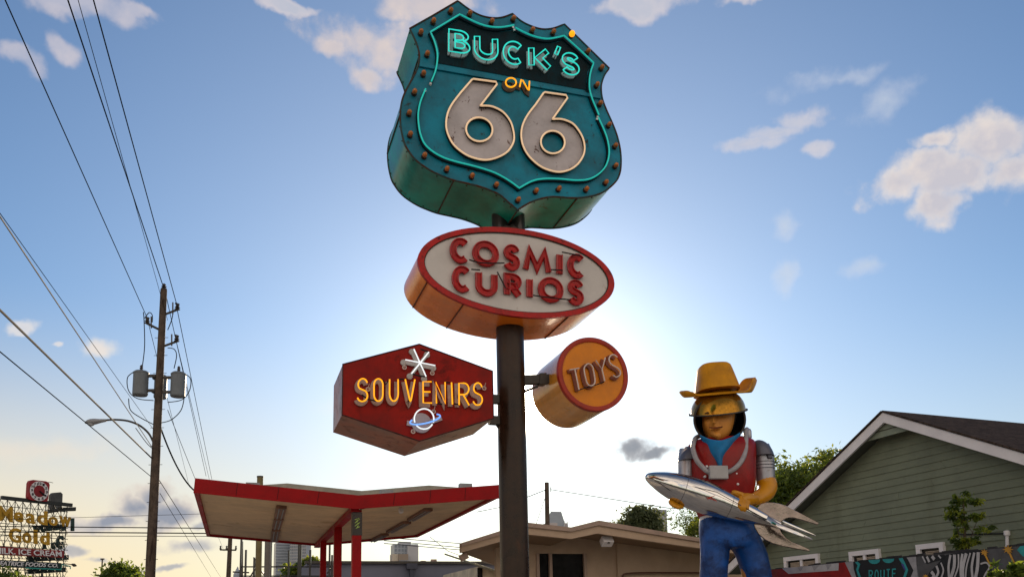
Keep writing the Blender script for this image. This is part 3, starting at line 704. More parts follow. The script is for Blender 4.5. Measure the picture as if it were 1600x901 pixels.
# ================================================================== CANOPY (disused filling station)
CB = atY(556, 860, 19.0)
def CPp(px, py, d=0.): return hit(px, py, CB+Wd*d, Wd)
fl_t, fl_b = CPp(304.7,746.1), CPp(302.4,768); cm_t, cm_b = CPp(560,773), CPp(556,793.4); fr_t, fr_b = CPp(780,756.4), CPp(780,777)
Lc = min([(abs(proj(fl_b+Wd*x)[0]-342.6)+abs(proj(fl_b+Wd*x)[1]-842.3), x) for x in [2+i*.1 for i in range(250)]])
Lr = min([(abs(proj(fr_b+Wd*x)[0]-662.8)+abs(proj(fr_b+Wd*x)[1]-842), x) for x in [2+i*.1 for i in range(250)]])
print('canopy', Lc, Lr, cm_b, fl_b, fr_b); Lc = (Lc[1]+Lr[1])/2
ca = thing('gas_station_canopy', 'butterfly-roofed canopy with red fascia and cream soffit on red posts', 'canopy', Vector((CB.x, CB.y, 0)))
fz = .09
def band(name, a_t, b_t, a_b, b_b, mat, th=.12, vec=None):
    v = (vec or Wd)*th; MB().hexa([a_t, b_t, b_b, a_b], [a_t+v, b_t+v, b_b+v, a_b+v]).build(name, mat, ca, smooth=0)
band('front_fascia', fl_t, cm_t, fl_b, cm_b, RED); band('front_fascia', cm_t+Vector((0, 0, 0)), fr_t, cm_b, fr_b, RED)
bt = [p+Wd*Lc for p in (fl_t, cm_t, fr_t, fl_b, cm_b, fr_b)]
band('rear_fascia', bt[0], bt[1], bt[3], bt[4], RED, -.12); band('rear_fascia', bt[1], bt[2], bt[4], bt[5], RED, -.12)
for (a, b_) in ((fl_t, fl_b), (fr_t, fr_b)):
    sgn = 1 if a is fl_t else -1; v = U*(.1*sgn)
    MB().hexa([a+Wd*.12, a+Wd*(Lc-.12), b_+Wd*(Lc-.12), b_+Wd*.12], [p+v for p in (a+Wd*.12, a+Wd*(Lc-.12), b_+Wd*(Lc-.12), b_+Wd*.12)]).build('side_fascia', RED, ca, smooth=0)
for (a, b_, c_, n_) in ((fl_t, cm_t, fl_b, 4), (cm_t, fr_t, cm_b, 4)):
    e_ = cm_b if a is fl_t else fr_b
    for k in range(1, n_):
        p, q = a.lerp(b_, k/n_), c_.lerp(e_, k/n_); MB().tube([p-Wd*.002, q-Wd*.002], .006, 4).build('fascia_joint', paint('joint_dark', (.06, .003, .003), .6), ca)
for (a, b_, c_, e_) in ((fl_t, cm_t, fl_b, cm_b), (cm_t, fr_t, cm_b, fr_b)):
    d_ = (e_-c_).normalized(); MB().box((c_+e_)/2-Wd*.015+UP*.0, (e_-c_).length/2, .02, .018, d_, Wd, d_.cross(Wd)).build('drip_edge', RED, ca)
def soff(a, b_, name):
    up = Vector((0, 0, .07)); q = [a+Wd*.12, b_+Wd*.12, b_+Wd*(Lc-.12), a+Wd*(Lc-.12)]
    MB().hexa([p+up for p in q], [p+up*2 for p in q]).build(name, SOFFIT, ca, smooth=0)
soff(fl_b+U*.1, cm_b, 'soffit'); soff(cm_b, fr_b-U*.1, 'soffit')
def roofp(a, b_):
    q = [a+Wd*.12, b_+Wd*.12, b_+Wd*(Lc-.12), a+Wd*(Lc-.12)]
    MB().hexa([p-Vector((0, 0, .05)) for p in q], [p-Vector((0, 0, .1)) for p in q]).build('roof_deck', ROOFG, ca, smooth=0)
roofp(fl_t+U*.1, cm_t); roofp(cm_t, fr_t-U*.1)
# centre beam along the valley
MB().hexa([cm_b+U*-.09+Wd*.12+UP*.06, cm_b+U*.09+Wd*.12+UP*.06, cm_b+U*.09+Wd*.12-UP*.06, cm_b-U*.09+Wd*.12-UP*.06], [cm_b+U*-.09+Wd*Lc+UP*.06, cm_b+U*.09+Wd*Lc+UP*.06, cm_b+U*.09+Wd*Lc-UP*.06, cm_b-U*.09+Wd*Lc-UP*.06]).build('valley_beam', RED, ca, smooth=0)
def post_at(px, py):   # depth along the beam where x matches
    return min([(abs(proj(cm_b+Wd*x)[0]-px), x) for x in [i*.05 for i in range(int(Lc/.05))]])[1]
for i, (px, w_) in enumerate(((559.5, .105), (529, .10), (506.5, .09))):
    d_ = .3 if i == 0 else post_at(px-1, 0)
    base_ = cm_b+Wd*d_; base_ = Vector((base_.x, base_.y, base_.z/2)) + (U*.06 if i == 0 else U*.0)
    po = MB().box(base_, w_, w_, base_.z, U, Wd, UP).build('post', RED, ca, bevel=.01)
    if i == 0:
        z0 = CPp(560, 834).z; z1 = cm_b.z-.06; c_ = Vector((base_.x, base_.y, (z0+z1)/2))
        cover = MB().box(c_, w_+.01, w_+.01, (z1-z0)/2, U, Wd, UP).build('post_wrap', BLACKM, po)
        g = MB()
        for k in range(9):
            zz = z0+.06+k*(z1-z0)/22; g.tube([c_+U*(-.03+.03*math.sin(k*2.1))-Wd*(w_+.014)+UP*(zz-c_.z+.10), c_+U*(.03+.03*math.cos(k*1.7))-Wd*(w_+.014)+UP*(zz-c_.z+.14)], .008, 5)
        g.build('green_scribble', paint('scribble', (.35, .5, .12), .6), po)
MB().tube([cm_b+U*.1-UP*.02-Wd*.02, cm_b+U*.35+UP*.05+Wd*.05], .012, 5).build('conduit', BLACK, ca)
def on_soffit(px, py):
    a, b_ = (fl_b, cm_b) if px < 556 else (cm_b, fr_b)
    n_ = (b_-a).cross(Wd).normalized(); return hit(px, py, a+UP*.05, n_)
def fixture(p, q):
    a = on_soffit(*p); b_ = on_soffit(*q); d_ = (b_-a); L_ = d_.length; d_.normalize(); s_ = d_.cross(UP).normalized()
    o = MB().box((a+b_)/2-UP*.02, L_/2, .12, .035, d_, s_, d_.cross(s_)*-1).build('light_fixture', FIXT, ca)
    g = MB()
    for sg in (-1, 1): g.tube([a+s_*.05*sg-UP*.07+d_*.05, b_+s_*.05*sg-UP*.07-d_*.05], .014, 6)
    g.build_each('fluorescent_tube', GREY, o)
fixture((440,790),(436,806)); fixture((436,808),(432,823)); fixture((431.5,826),(428.5,843))
fixture((669,794),(642,810)); fixture((636,814),(609,829)); fixture((602,833),(582,843))
g = MB(); c_ = on_soffit(626.6, 793); g.lathe(c_, -UP, [(.04, 0), (.06, .04), (.06, .1), (.03, .13)], 16); g.build('security_camera', WHITE, ca)
# folded plates seen over the rear of the canopy
def RP(px, py, d): return hit(px, py, CB+Wd*d, Wd)
fd = Lc*.55
prof = [(392,757.5),(413,756.6),(448.6,754.2),(564.6,766),(670.4,757.3),(714,760.4),(740,762)]
tp = [RP(x, y, fd) for x, y in prof]
g = MB(); 
for i in range(len(tp)-1):
    a, b_ = tp[i], tp[i+1]; g.hexa([a, b_, b_-UP*.5, a-UP*.5], [a+Wd*.1, b_+Wd*.1, b_+Wd*.1-UP*.5, a+Wd*.1-UP*.5])
g.build('folded_parapet', ROOFG, ca, smooth=0)
g = MB()
for (x, y) in ((395,756),(604,767),(727,757)): 
    c_ = RP(x, y, 1.6); g.box(c_-UP*.04, .16, .1, .07, U, Wd, UP)
g.build_each('roof_box', GREY, ca)
# ================================================================== TAN BUILDING
TBs = atY(930, 850, 24.0)
def TP(px, py, d=0.): return hit(px, py, TBs+Wd*d, Wd)
tb_ = thing('tan_building', 'low tan building with zigzag roof line behind the pole', 'building', Vector((TBs.x, TBs.y, 0)))
top = [(719.7,847.8),(821,816),(889.8,823.6),(933.2,812.8),(1000,824.5),(1098,841.5),(1180,856)]
bot = [(719.7,862.8),(821,834),(891.3,841.3),(932.5,832.6),(1000,843),(1098,856.5),(1180,869)]
t3 = [TP(*p) for p in top]; b3 = [TP(*p) for p in bot]
for i in range(len(t3)-1):
    a, b_, c_, d_ = t3[i], t3[i+1], b3[i+1], b3[i]
    m1, m2 = a.lerp(d_, .38), b_.lerp(c_, .38)
    v = Wd*.12
    f1 = MB().hexa([a-v, b_-v, m2-v, m1-v], [a+v, b_+v, m2+v, m1+v]).build('fascia_board', TANF, tb_, smooth=0)
    MB().hexa([m1-v*.5, m2-v*.5, c_-v*.5, d_-v*.5], [m1+v, m2+v, c_+v, d_+v]).build('fascia_board', TAN, tb_, smooth=0)
    if i == 0:
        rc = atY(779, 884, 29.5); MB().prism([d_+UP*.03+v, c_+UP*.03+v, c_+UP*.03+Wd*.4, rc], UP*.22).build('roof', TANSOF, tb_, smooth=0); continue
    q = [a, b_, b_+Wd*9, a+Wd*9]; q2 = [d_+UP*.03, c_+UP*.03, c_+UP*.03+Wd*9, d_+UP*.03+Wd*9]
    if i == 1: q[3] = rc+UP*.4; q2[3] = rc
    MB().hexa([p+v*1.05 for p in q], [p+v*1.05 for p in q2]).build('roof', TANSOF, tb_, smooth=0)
OH = 1.5
zt_ = TP(880, 864, OH).z
def roof_under(x):   # height of the roof underside above position x along the front
    ss = [(p-TBs).dot(U) for p in b3]; return float(np.interp(x, ss, [p.z for p in b3]))
def wallseg(px0, px1, z0, dd, mat_):
    s0, s1 = (TP(px0, 880, dd)-TBs).dot(U), (TP(px1, 880, dd)-TBs).dot(U)
    ks = sorted([s0, s1]+[q for q in [(p-TBs).dot(U) for p in b3] if s0 < q < s1])
    o0 = Vector((TBs.x, TBs.y, 0))+Wd*dd
    pl = [o0+U*s0+UP*z0]+[o0+U*q+UP*(roof_under(q)+.05) for q in ks]+[o0+U*s1+UP*z0]
    MB().prism(pl, Wd*.16).build('wall', mat_, tb_, smooth=0)
wallseg(775, 838, 0, OH, TAN); wallseg(916, 965, 0, OH, TAN); wallseg(965, 1230, 0, OH-.12, TAN); wallseg(838, 916, zt_, OH, TAN)
a = TP(838, 880, OH); b_ = TP(916, 880, OH); c_ = (a+b_)/2
cb = Vector((c_.x, c_.y, .4)); MB().box(cb+Wd*.05, (b_-a).dot(U)/2, .08, .4, U, Wd, UP).build('wall', TAN, tb_, smooth=0)
wi = MB().box(Vector((c_.x, c_.y, (zt_+.8)/2))+Wd*.10, (b_-a).dot(U)/2, .02, (zt_-.8)/2, U, Wd, UP).build('window', GLASS, tb_, smooth=0)
for px in (840, 860, 914):
    p = TP(px, 880, OH-.02); MB().box((p.x, p.y, (zt_+.8)/2), .045, .05, (zt_-.8)/2, U, Wd, UP).build('mullion', TANF, wi)
MB().tube(catmull([TP(975, 905, OH-.24), TP(973, 899, OH-.24), TP(980, 895, OH-.24), TP(1020, 893.5, OH-.24), TP(1098, 894, OH-.24)], 5), .03, 6).build('conduit', paint('rust_pipe', (.10, .05, .035), .6), tb_)
fb = thing('floodlight', 'white box floodlight under the peak of the tan roof edge', 'light', TP(946, 845, .5), 'building floodlights')
MB().box(TP(948, 845, .3), .17, .12, .11, U, (Wd*.8-UP*.6).normalized(), (UP*.8+Wd*.6).normalized()).build('housing', WHITE, fb, bevel=.015)
MB().box(TP(951, 846.5, .17), .03, .02, .03, U, Wd, UP).build('lens', STEEL, fb)
fb = thing('floodlight', 'small tan floodlight hanging from the left tip of the tan roof', 'light', TP(724, 868, .3), 'building floodlights')
MB().box(TP(724.5, 869, .3), .11, .08, .09, (U+UP*.5).normalized(), Wd, (UP-U*.5).normalized()).build('housing', TANF, fb, bevel=.01)
MB().tube([TP(723, 861, .3), TP(724, 867, .3)], .02, 6).build('bracket', STEEL, fb)
# ---- grey warehouse, stucco cottage
GB = atY(640, 885, 40)
gb = thing('warehouse', 'long flat-topped blue-grey building seen under the canopy', 'building', Vector((GB.x, GB.y, 0)))
a = hit(480, 878.5, GB, Wd); b_ = hit(775, 881, GB, Wd); c_ = (a+b_)/2
BG = paint('blue_grey_wall', (.13, .14, .19), .75, var=.1, vs=.4, bump=.1, bs=3)
MB().box((c_+Wd*6.1).to_2d().to_3d()+UP*(a.z/2), (b_-a).dot(U)/2, 6, a.z/2, U, Wd, UP).build('wall', BG, gb, smooth=0)
MB().box((c_+Wd*.02).to_2d().to_3d()+UP*(a.z+.03), (b_-a).dot(U)/2+.1, .12, .06, U, Wd, UP).build('parapet_cap', STEEL, gb)
for (x, w_, y) in ((642.5, .1, 0), ):
    p = hit(x, 884, GB, Wd); MB().box(Vector((p.x, p.y, a.z/2-.1))-Wd*.1, .1, .1, a.z/2-.1, U, Wd, UP).build('downspout', paint('dark_blue', (.05, .055, .08), .6), gb)
    MB().box(Vector((p.x, p.y, p.z))-Wd*.12, .25, .14, .13, U, Wd, UP).build('rain_head', paint('dark_blue', (.05, .055, .08), .6), gb)
for (x, y, w_, h_) in ((661, 879, .12, .06), (676.5, 878, .10, .13), (680, 877.5, .06, .13)):
    p = hit(x, y, GB+Wd*1.5, Wd); MB().box(Vector((p.x, p.y, a.z+.12)), w_, .1, h_+.05, U, Wd, UP).build('roof_vent', TANF, gb)
ct = thing('stucco_cottage', 'small cream house with mossy roof beside the pole', 'house', atY(765, 900, 34).to_2d().to_3d())
Q = lambda x, y, d=0: hit(x, y, atY(765, 900, 34)+Wd*d, Wd)
l0, l1, pk = Q(744, 890), Q(800, 893), Q(750, 884)
MB().prism([Q(747, 884), Q(800, 900), Q(800, 960), Q(747, 960)], Wd*6).build('wall', paint('cream_wall', (.5, .44, .34), .75, var=.2, vs=2), ct, smooth=0)
MB().hexa([Q(741, 878.5, -.3), Q(810, 901, -.3), Q(810, 904, -.3), Q(741, 881.5, -.3)], [Q(741, 878.5, -.3)+Wd*5+UP*.8, Q(810, 901, -.3)+Wd*5+UP*.8, Q(810, 904, -.3)+Wd*5+UP*.8, Q(741, 881.5, -.3)+Wd*5+UP*.8]).build('roof', paint('mossy_roof', (.17, .17, .12), .8, var=.3, vs=2), ct, smooth=0)
MB().box(Q(750, 900, -.05), .1, .03, .35, U, Wd, UP).build('window', GLASS, ct)
# ---- far towers
def tower(name, label, pxs, D, mats, deep=40, extra=None):
    return None
TGL = paint('tower_glass', (.30, .34, .40), .35, var=.15, vs=.05)  # distance haze is mixed into the pale blue-grey tower colours
TCON = paint('tower_concrete', (.44, .45, .48), .7, var=.08, vs=.03)
TBR = paint('tower_brown', (.28, .23, .19), .7, var=.1, vs=.05)
TDK = paint('tower_window', (.20, .23, .28), .25, var=.2, vs=.2)
def blk(mb, x0, x1, y, D, deep, yaw=YAW):
    u = Vector((math.cos(yaw), math.sin(yaw), 0)); w = Vector((-math.sin(yaw), math.cos(yaw), 0)); p0 = atY((x0+x1)/2, y, D)
    a = hit(x0, y, p0, w); b_ = hit(x1, y, p0, w); c_ = (a+b_)/2+w*deep/2; mb.box((c_.x, c_.y, c_.z/2), (b_-a).dot(u)/2, deep/2, c_.z/2, u, w, UP); return a, b_, u, w
def facade(parent, a, b_, u, w, cols, rows, z0, mat):   # windows as parts
    Wd_ = (b_-a).dot(u); H_ = a.z-z0
    near = MB(); rest = MB(); k = 0
    for j in range(rows-1, -1, -1):
        for i in range(cols):
            g = near if k < 95 else rest; k += 1
            c_ = a+u*(Wd_*(i+.5)/cols); g.box((c_.x-w.x*.15, c_.y-w.y*.15, z0+H_*(j+.5)/rows), Wd_/cols*.32, .1, H_/rows*.33, u, w, UP)
    near.build_each('window', mat, parent, smooth=0)
    if rest.v: o = rest.build('windows', mat, parent, smooth=0); o['kind'] = 'stuff'
D = 500
tw = thing('office_tower', 'tall pale tower with a window grid seen under the canopy', 'tower', atY(455, 900, D).to_2d().to_3d())
g = MB(); a, b_, u, w = blk(g, 453, 478.5, 846, D, 10, -.05); g.build('wall', TCON, tw, smooth=0); facade(tw, a, b_, u, w, 9, 22, a.z*.2, TDK)
g = MB(); a, b_, u, w = blk(g, 431.5, 453, 845.5, D+3, 16, .35); g.build('wall', TGL, tw, smooth=0)
for j in range(22):
    z_ = a.z*(.25+.75*j/22); MB().box(Vector(((a.x+b_.x)/2, (a.y+b_.y)/2, z_))-w*.3, (b_-a).dot(u)/2, .2, .35, u, w, UP).build('floor_band', TDK, tw, smooth=0)
tw = thing('stepped_tower', 'stepped glass tower rising above the blue-grey building', 'tower', atY(633, 900, D).to_2d().to_3d())
g = MB(); a, b_, u, w = blk(g, 616, 653, 849, D, 12); g.build('wall', TGL, tw, smooth=0); facade(tw, a, b_, u, w, 7, 14, a.z*.3, TDK)
g = MB(); blk(g, 625, 642, 845.5, D+3, 8); g.build('penthouse', TCON, tw, smooth=0)
g = MB(); blk(g, 637, 653.8, 850.5, D-2, 4); g.build('wall', TCON, tw, smooth=0)
g = MB(); blk(g, 613, 623, 864.5, D-8, 8); g.build('wing', paint('tower_cream', (.5, .45, .38), .7), tw, smooth=0)
g = MB(); a, b_, u, w = blk(g, 623, 638, 864.5, D-8, 8); g.build('wing', TBR, tw, smooth=0); facade(tw, a, b_, u, w, 5, 1, a.z*.5, TDK)
tw = thing('crown_tower', 'far tower with tapering grey crown behind the wooden post', 'tower', atY(868, 900, D).to_2d().to_3d())
g = MB(); blk(g, 855, 887, 816, D, 14); g.build('wall', paint('tower_pink', (.46, .42, .42), .7), tw, smooth=0)
P_ = lambda x, y, d=0: atY(x, y, D+d)
g = MB(); g.prism([P_(853, 812), P_(861, 798), P_(877, 798.5), P_(882, 814), P_(882, 822), P_(853, 822)], Vector((0, 10, 0))); g.build('crown', TGL, tw, smooth=0)
for x in (853.5, 882, 886.5):
    MB().tube([P_(x, 822, -1), P_(x, 810+(x-853)*.1, -1)], [.6, .15], 6).build('pinnacle', TCON, tw)
tw = thing('slab_tower', 'plain grey slab tower beside the round tree', 'tower', atY(1025, 900, D).to_2d().to_3d())
g = MB(); a, b_, u, w = blk(g, 1005, 1041.5, 795, D, 14); g.build('wall', paint('slab_grey', (.34, .36, .40), .6, var=.08, vs=.05), tw, smooth=0)
for j in range(7):
    p = a+u*((b_-a).dot(u)*(j+.5)/7)-w*.15; MB().box((p.x, p.y, p.z*.5), .12, .1, p.z*.495, u, w, UP).build('mullion_line', TGL, tw, smooth=0)
MB().tube([P_(1023, 795, 5), P_(1023, 792.5, 5)], .8, 6).build('roof_plant', TCON, tw)
tw = thing('church_spire', 'tiny blue-grey spire on the skyline left of the gate posts', 'spire', atY(371, 900, 300).to_2d().to_3d())
MB().lathe(Vector((atY(371, 900, 300).x, 300, 0)), UP, [(1.6, 0), (1.6, atY(371, 897, 300).z), (.1, atY(371, 884, 300).z)], 6).build('spire', TGL, tw, smooth=0)
# ================================================================== HOUSE ON THE RIGHT
HY = -1.1997
HU = Vector((math.cos(HY), math.sin(HY), 0)); HW = Vector((-math.sin(HY), math.cos(HY), 0))  # HW points away (into the house)
HP = atY(1400, 780, 17.5)
def H(px, py, d=0.): return hit(px, py, HP+HW*d, HW)
ho = thing('green_house', 'sage green clapboard house with white gable trim and dark shingle roof', 'house', Vector((H(1400, 860).x, H(1400, 860).y, 0)))
SID = paint('sage_siding', (.165, .19, .135), .65, var=.12, vs=1.3, bump=.2, bs=40, dirt=(.12, .13, .09), dlo=.5, dhi=.75, ds=1.2, streak=True, damt=.6)
FR = -.42   # rake overhang
rl_t, pk_t, rr_t = H(1188, 833, FR), H(1381, 641.5, FR), H(1610, 706, FR)
# rake boards, traced at the overhang plane
def rake(a, b_, c_, d_, e, f):
    v = HW*.05
    MB().hexa([a, b_, c_, d_], [p+v for p in (a, b_, c_, d_)]).build('rake_board', WHITE, ho, smooth=0)
pkb = H(1380, 655, FR); pkt = H(1379, 644, FR)
sl = (H(1205, 815, FR)-pkt).normalized(); srr = (H(1600, 708, FR)-pkt).normalized()
eave_l = pkt+sl*((1.9-pkt.z)/sl.z if False else 6.6); eave_r = pkt+srr*7.0
dn = pkb-pkt
dl = UP*-.21
rake(pkt, eave_l, eave_l+dl, pkt+dl, 0, 0); rake(pkt, eave_r, eave_r+dl, pkt+dl, 0, 0)
SHG = bpy.data.materials.new('shingles'); SHG.use_nodes = True
def shingle():
    t = SHG.node_tree; t.nodes.clear(); b = NB(t); P = b.n('ShaderNodeBsdfPrincipled'); out = b.n('ShaderNodeOutputMaterial')
    co = b.n('ShaderNodeTexCoord').outputs['UV']
    br_ = b.n('ShaderNodeTexBrick'); b.put(br_.inputs['Vector'], co); br_.inputs['Scale'].default_value = 1.
    br_.inputs['Color1'].default_value = (.075, .056, .046, 1); br_.inputs['Color2'].default_value = (.03, .022, .018, 1); br_.inputs['Mortar'].default_value = (.008, .007, .007, 1)
    br_.inputs['Brick Width'].default_value = .3; br_.inputs['Row Height'].default_value = .14; br_.inputs['Mortar Size'].default_value = .012
    n = b.smooth(b.noise(co, 9, 6, .8), .35, .65)
    c = b.mix(.55, br_.outputs[0], b.mix(n, (.012, .010, .010, 1), (.10, .072, .058, 1)))
    b.put(P.inputs['Base Color'], c); P.inputs['Roughness'].default_value = .95; P.inputs['Specular IOR Level'].default_value = .05
    bp = b.n('ShaderNodeBump'); bp.inputs['Strength'].default_value = .8; bp.inputs['Distance'].default_value = .02; b.put(bp.inputs['Height'], br_.outputs[0]); b.put(P.inputs['Normal'], bp.outputs[0])
    t.links.new(P.outputs[0], out.inputs[0])
shingle()
def roofplane(pk, sd, L_):
    nrm_ = sd.cross(HW).normalized(); nrm_ = nrm_ if nrm_.z > 0 else -nrm_
    a, b_ = pk-HW*.03, pk+sd*L_-HW*.03; far = HW*12
    q = [a+nrm_*.012, b_+nrm_*.012, b_+far+nrm_*.012, a+far+nrm_*.012]
    g = MB(); g.hexa(q, [p+nrm_*.035 for p in q]); o = g.build('roof', SHG, ho, smooth=0)
    uv = o.data.uv_layers.new(name='uv'); base = BASES[ho.name]
    for lp in o.data.loops:
        p = Vector(o.data.vertices[lp.vertex_index].co)+base-pk; uv.data[lp.index].uv = (p.dot(HW), p.dot(sd))
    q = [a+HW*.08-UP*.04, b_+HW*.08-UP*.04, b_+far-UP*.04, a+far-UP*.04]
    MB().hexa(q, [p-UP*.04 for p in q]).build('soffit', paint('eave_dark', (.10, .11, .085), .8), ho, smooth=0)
roofplane(pkt, sl, 6.7); roofplane(pkt, srr, 7.1)
# siding: clapboards, each tilted, one mesh
wpk = pkt+HW*(-FR); wpk = wpk-UP*.16
g = MB(); ex = .152; z = 0.0
def wall_x(zz):   # extents of the gable at height zz
    tl = (zz-wpk.z)/sl.z if zz > 0 else 0; tr = (zz-wpk.z)/srr.z
    return wpk+sl*min(tl, 6.0), wpk+srr*min(tr, 6.5)
while z < wpk.z-.02:
    z1 = min(z+ex, wpk.z-.01); a0, b0 = wall_x(z); a1, b1 = wall_x(z1)
    a0 = Vector((a0.x, a0.y, z)); b0 = Vector((b0.x, b0.y, z)); a1 = Vector((a1.x, a1.y, z1+.01)); b1 = Vector((b1.x, b1.y, z1+.01))
    o_ = -HW*.024; cuts = [0.]; LL = (b0-a0).length
    while cuts[-1]*LL < LL-4.5 and LL > 3: cuts.append(cuts[-1]+random.uniform(2.4, 3.8)/LL)
    cuts.append(1.)
    for c0_, c1_ in zip(cuts, cuts[1:]):
        e_ = .0025/LL; l0_, l1_ = c0_+(e_ if c0_ > 0 else 0), c1_-(e_ if c1_ < 1 else 0); jj = HW*random.uniform(-.003, .003)
        pa_, pb2, pc_, pd_ = a0.lerp(b0, l0_), a0.lerp(b0, l1_), a1.lerp(b1, l1_), a1.lerp(b1, l0_)
        g.hexa([pa_+o_+jj, pb2+o_+jj, pc_-HW*.006, pd_-HW*.006], [pa_+HW*.05, pb2+HW*.05, pc_+HW*.05, pd_+HW*.05])
    z += ex
g.build('siding', SID, ho, smooth=0)
# small gable infill at the overhang's peak
q = [H(1381, 657, FR+.1), H(1348.5, 690.5, FR+.1), H(1430, 668.5, FR+.1)]
MB().prism(q, HW*.03).build('gable_infill', paint('sage_light', (.22, .26, .20), .6), ho, smooth=0)
a = H(1366, 675, FR+.09); b_ = H(1406, 663.5, FR+.09)
MB().tube([H(1361, 677, FR+.095), H(1409, 663.5, FR+.095)], .008, 4).build('infill_joint', STEEL, ho)
# side walls & back (unseen but real)
lb0, rb0 = wall_x(.01)
for p in (lb0, rb0):
    a = Vector((p.x, p.y, 0)); g = MB(); zz = 2.4
    g.hexa([a+HW*.06, a+HW*12, a+HW*12+UP*zz, a+HW*.06+UP*zz], [x+HU*.05 for x in (a+HW*.06, a+HW*12, a+HW*12+UP*zz, a+HW*.06+UP*zz)]); g.build('side_wall', SID, ho, smooth=0)
BL = paint('blinds', (.42, .34, .26), .6, var=.1)
for (x0, x1, y0, y1, div) in ((1228, 1282, 870, 864.5, True), (1330, 1377, 861.5, 855.5, True), (1435, 1477.5, 850.5, 844.5, False)):
    tl, tr = H(x0, y0), H(x1, y1); tr.z = tl.z; hgt = .95; wd = (tr-tl).dot(HU); c_ = (tl+tr)/2-UP*hgt/2
    wf = MB()
    for (ox, oz, hx_, hz_) in ((0, hgt/2-.05, wd/2, .05), (0, -hgt/2+.05, wd/2, .05), (-wd/2+.05, 0, .05, hgt/2-.1), (wd/2-.05, 0, .05, hgt/2-.1)):
        wf.box(c_+HU*ox+UP*oz-HW*.045, hx_, .04, hz_, HU, HW, UP)
    if div: wf.box(c_-HW*.04, .035, .03, hgt/2-.1, HU, HW, UP)
    wo = wf.build('window', WHITE, ho, smooth=0)
    MB().box(c_-HW*.026, wd/2-.1, .003, hgt/2-.1, HU, HW, UP).build('pane', GLASS, wo, smooth=0)
    g = MB()
    for k in range(9): g.box(c_+UP*(hgt/2-.16-k*.03)-HW*.032+HU*.03, wd/2-.16, .003, .009, HU, HW, UP)
    g.build('blind', BL, wo, smooth=0)
g = MB(); g.tube([H(1573.5, 834, -.05), H(1574, 862, -.05), H(1575, 880, -.05)], .03, 8); g.lathe(H(1573.3, 832, -.05)-UP*.05, UP, [(.04, 0), (.055, .02), (.055, .09), (.03, .1)], 12); g.build('vent_pipe', WHITE, ho)
MB().tube([H(1500, 834, -.035), H(1573, 832.5, -.035)], .013, 6).build('cable_run', BLACK, ho)
# ---- mural fence
FPt = atY(1400, 870, 12.5)
def FE(px, py, d=0.): return hit(px, py, FPt+HW*d, HW)
fe = thing('mural_fence', 'board fence painted with a colourful mural in front of the green house', 'fence', Vector((FE(1400, 880).x, FE(1400, 880).y, 0)))
topz = lambda s: 0
pa, pb = FE(1196, 888.3), FE(1640, 846)
Lf = (pb-pa).dot(HU); nb_ = int(Lf/.14); g = MB(); zl = lambda s: pa.z+(pb.z-pa.z)*s/Lf
for i in range(nb_):
    s0 = i*Lf/nb_; h_ = zl(s0)+random.uniform(-.02, .02); c_ = Vector((pa.x, pa.y, 0))+HU*(s0+.07)
    zc_ = h_/2; g.box((c_.x, c_.y, zc_), Lf/nb_/2-.004, .012, zc_, HU, HW, UP)
PRED = paint('mural_red', (.20, .008, .008), .6, var=.25, vs=6)
g.build('picket', paint('mural_dark', (.018, .018, .022), .6, var=.3, vs=5), fe, smooth=0)
def mural(name, pts, mat_, lv):
    MB().prism([FE(x, y, -.013-.004*lv) for x, y in pts], HW*.002).build(name, mat_, fe, smooth=0)
MW = paint('mural_white', (.36, .36, .39), .6, var=.12, vs=8); MT = paint('mural_teal', (.02, .24, .27), .5, var=.2, vs=8); MK = paint('mural_black', (.008, .01, .014), .55, var=.3, vs=8)
MG = paint('mural_grey', (.06, .062, .07), .6, var=.25, vs=5); MGO = paint('mural_gold', (.42, .22, .03), .6, var=.2, vs=9); MLG = paint('mural_lightgrey', (.26, .26, .29), .6, var=.15, vs=8)
mural('painted_red', [(1197,890),(1311,878.5),(1321,877.5),(1333,905),(1197,905)], PRED, 0)
jag = [(1222,886.5),(1236,885),(1310.5,878),(1309,890.5),(1296,892),(1289,884),(1281,893),(1268,886.5),(1264,894),(1250,888),(1244,895.5),(1235,894.5),(1229,893),(1226,889)]
mural('painted_band', [(1222,887),(1310.5,878.5),(1310,890),(1232,895.5)], MW, 1)
for (x0, x1, x2) in ((1246,1256,1250),(1268,1280,1272),(1290,1299,1293)):
    mural('painted_streak', [(x0, 886.5-(x0-1222)*.093+.7), (x1, 886.5-(x1-1222)*.093+.7), (x2, 893-(x2-1232)*.06)], MLG, 2)
mural('painted_white', [(1320,877.3),(1431,868.8),(1436,905),(1333,905)], MLG, 1)
mural('painted_shield', [(1333,876.5),(1338,876),(1345,874),(1416,869),(1421,878),(1427,890),(1421,905),(1339,905),(1334,888)], MK, 2)
mural('painted_shield_edge', [(1336,877.5),(1340,876.3),(1344,880),(1341,890),(1347,905),(1343,905),(1337.5,889),(1340,882)], MT, 3)
mural('painted_shield_edge', [(1404,871.5),(1410,870.3),(1415,880),(1419,889),(1414,905),(1410,905),(1415,889)], MT, 3)
mural('painted_shield_edge', [(1408,880),(1411,879.5),(1415,889),(1413,890)], paint('mural_blue', (.04, .04, .2), .6), 4)
for cx_ in (1366, 1388):
    mural('painted_arc', [(cx_-9,873.8-(cx_-1366)*.06)]+[(cx_+9*math.cos(a), 874-(cx_-1366)*.06+6*math.sin(a)) for a in [math.pi-math.pi*i/10 for i in range(11)]]+[(cx_+9,873-(cx_-1366)*.06)], MT, 3)
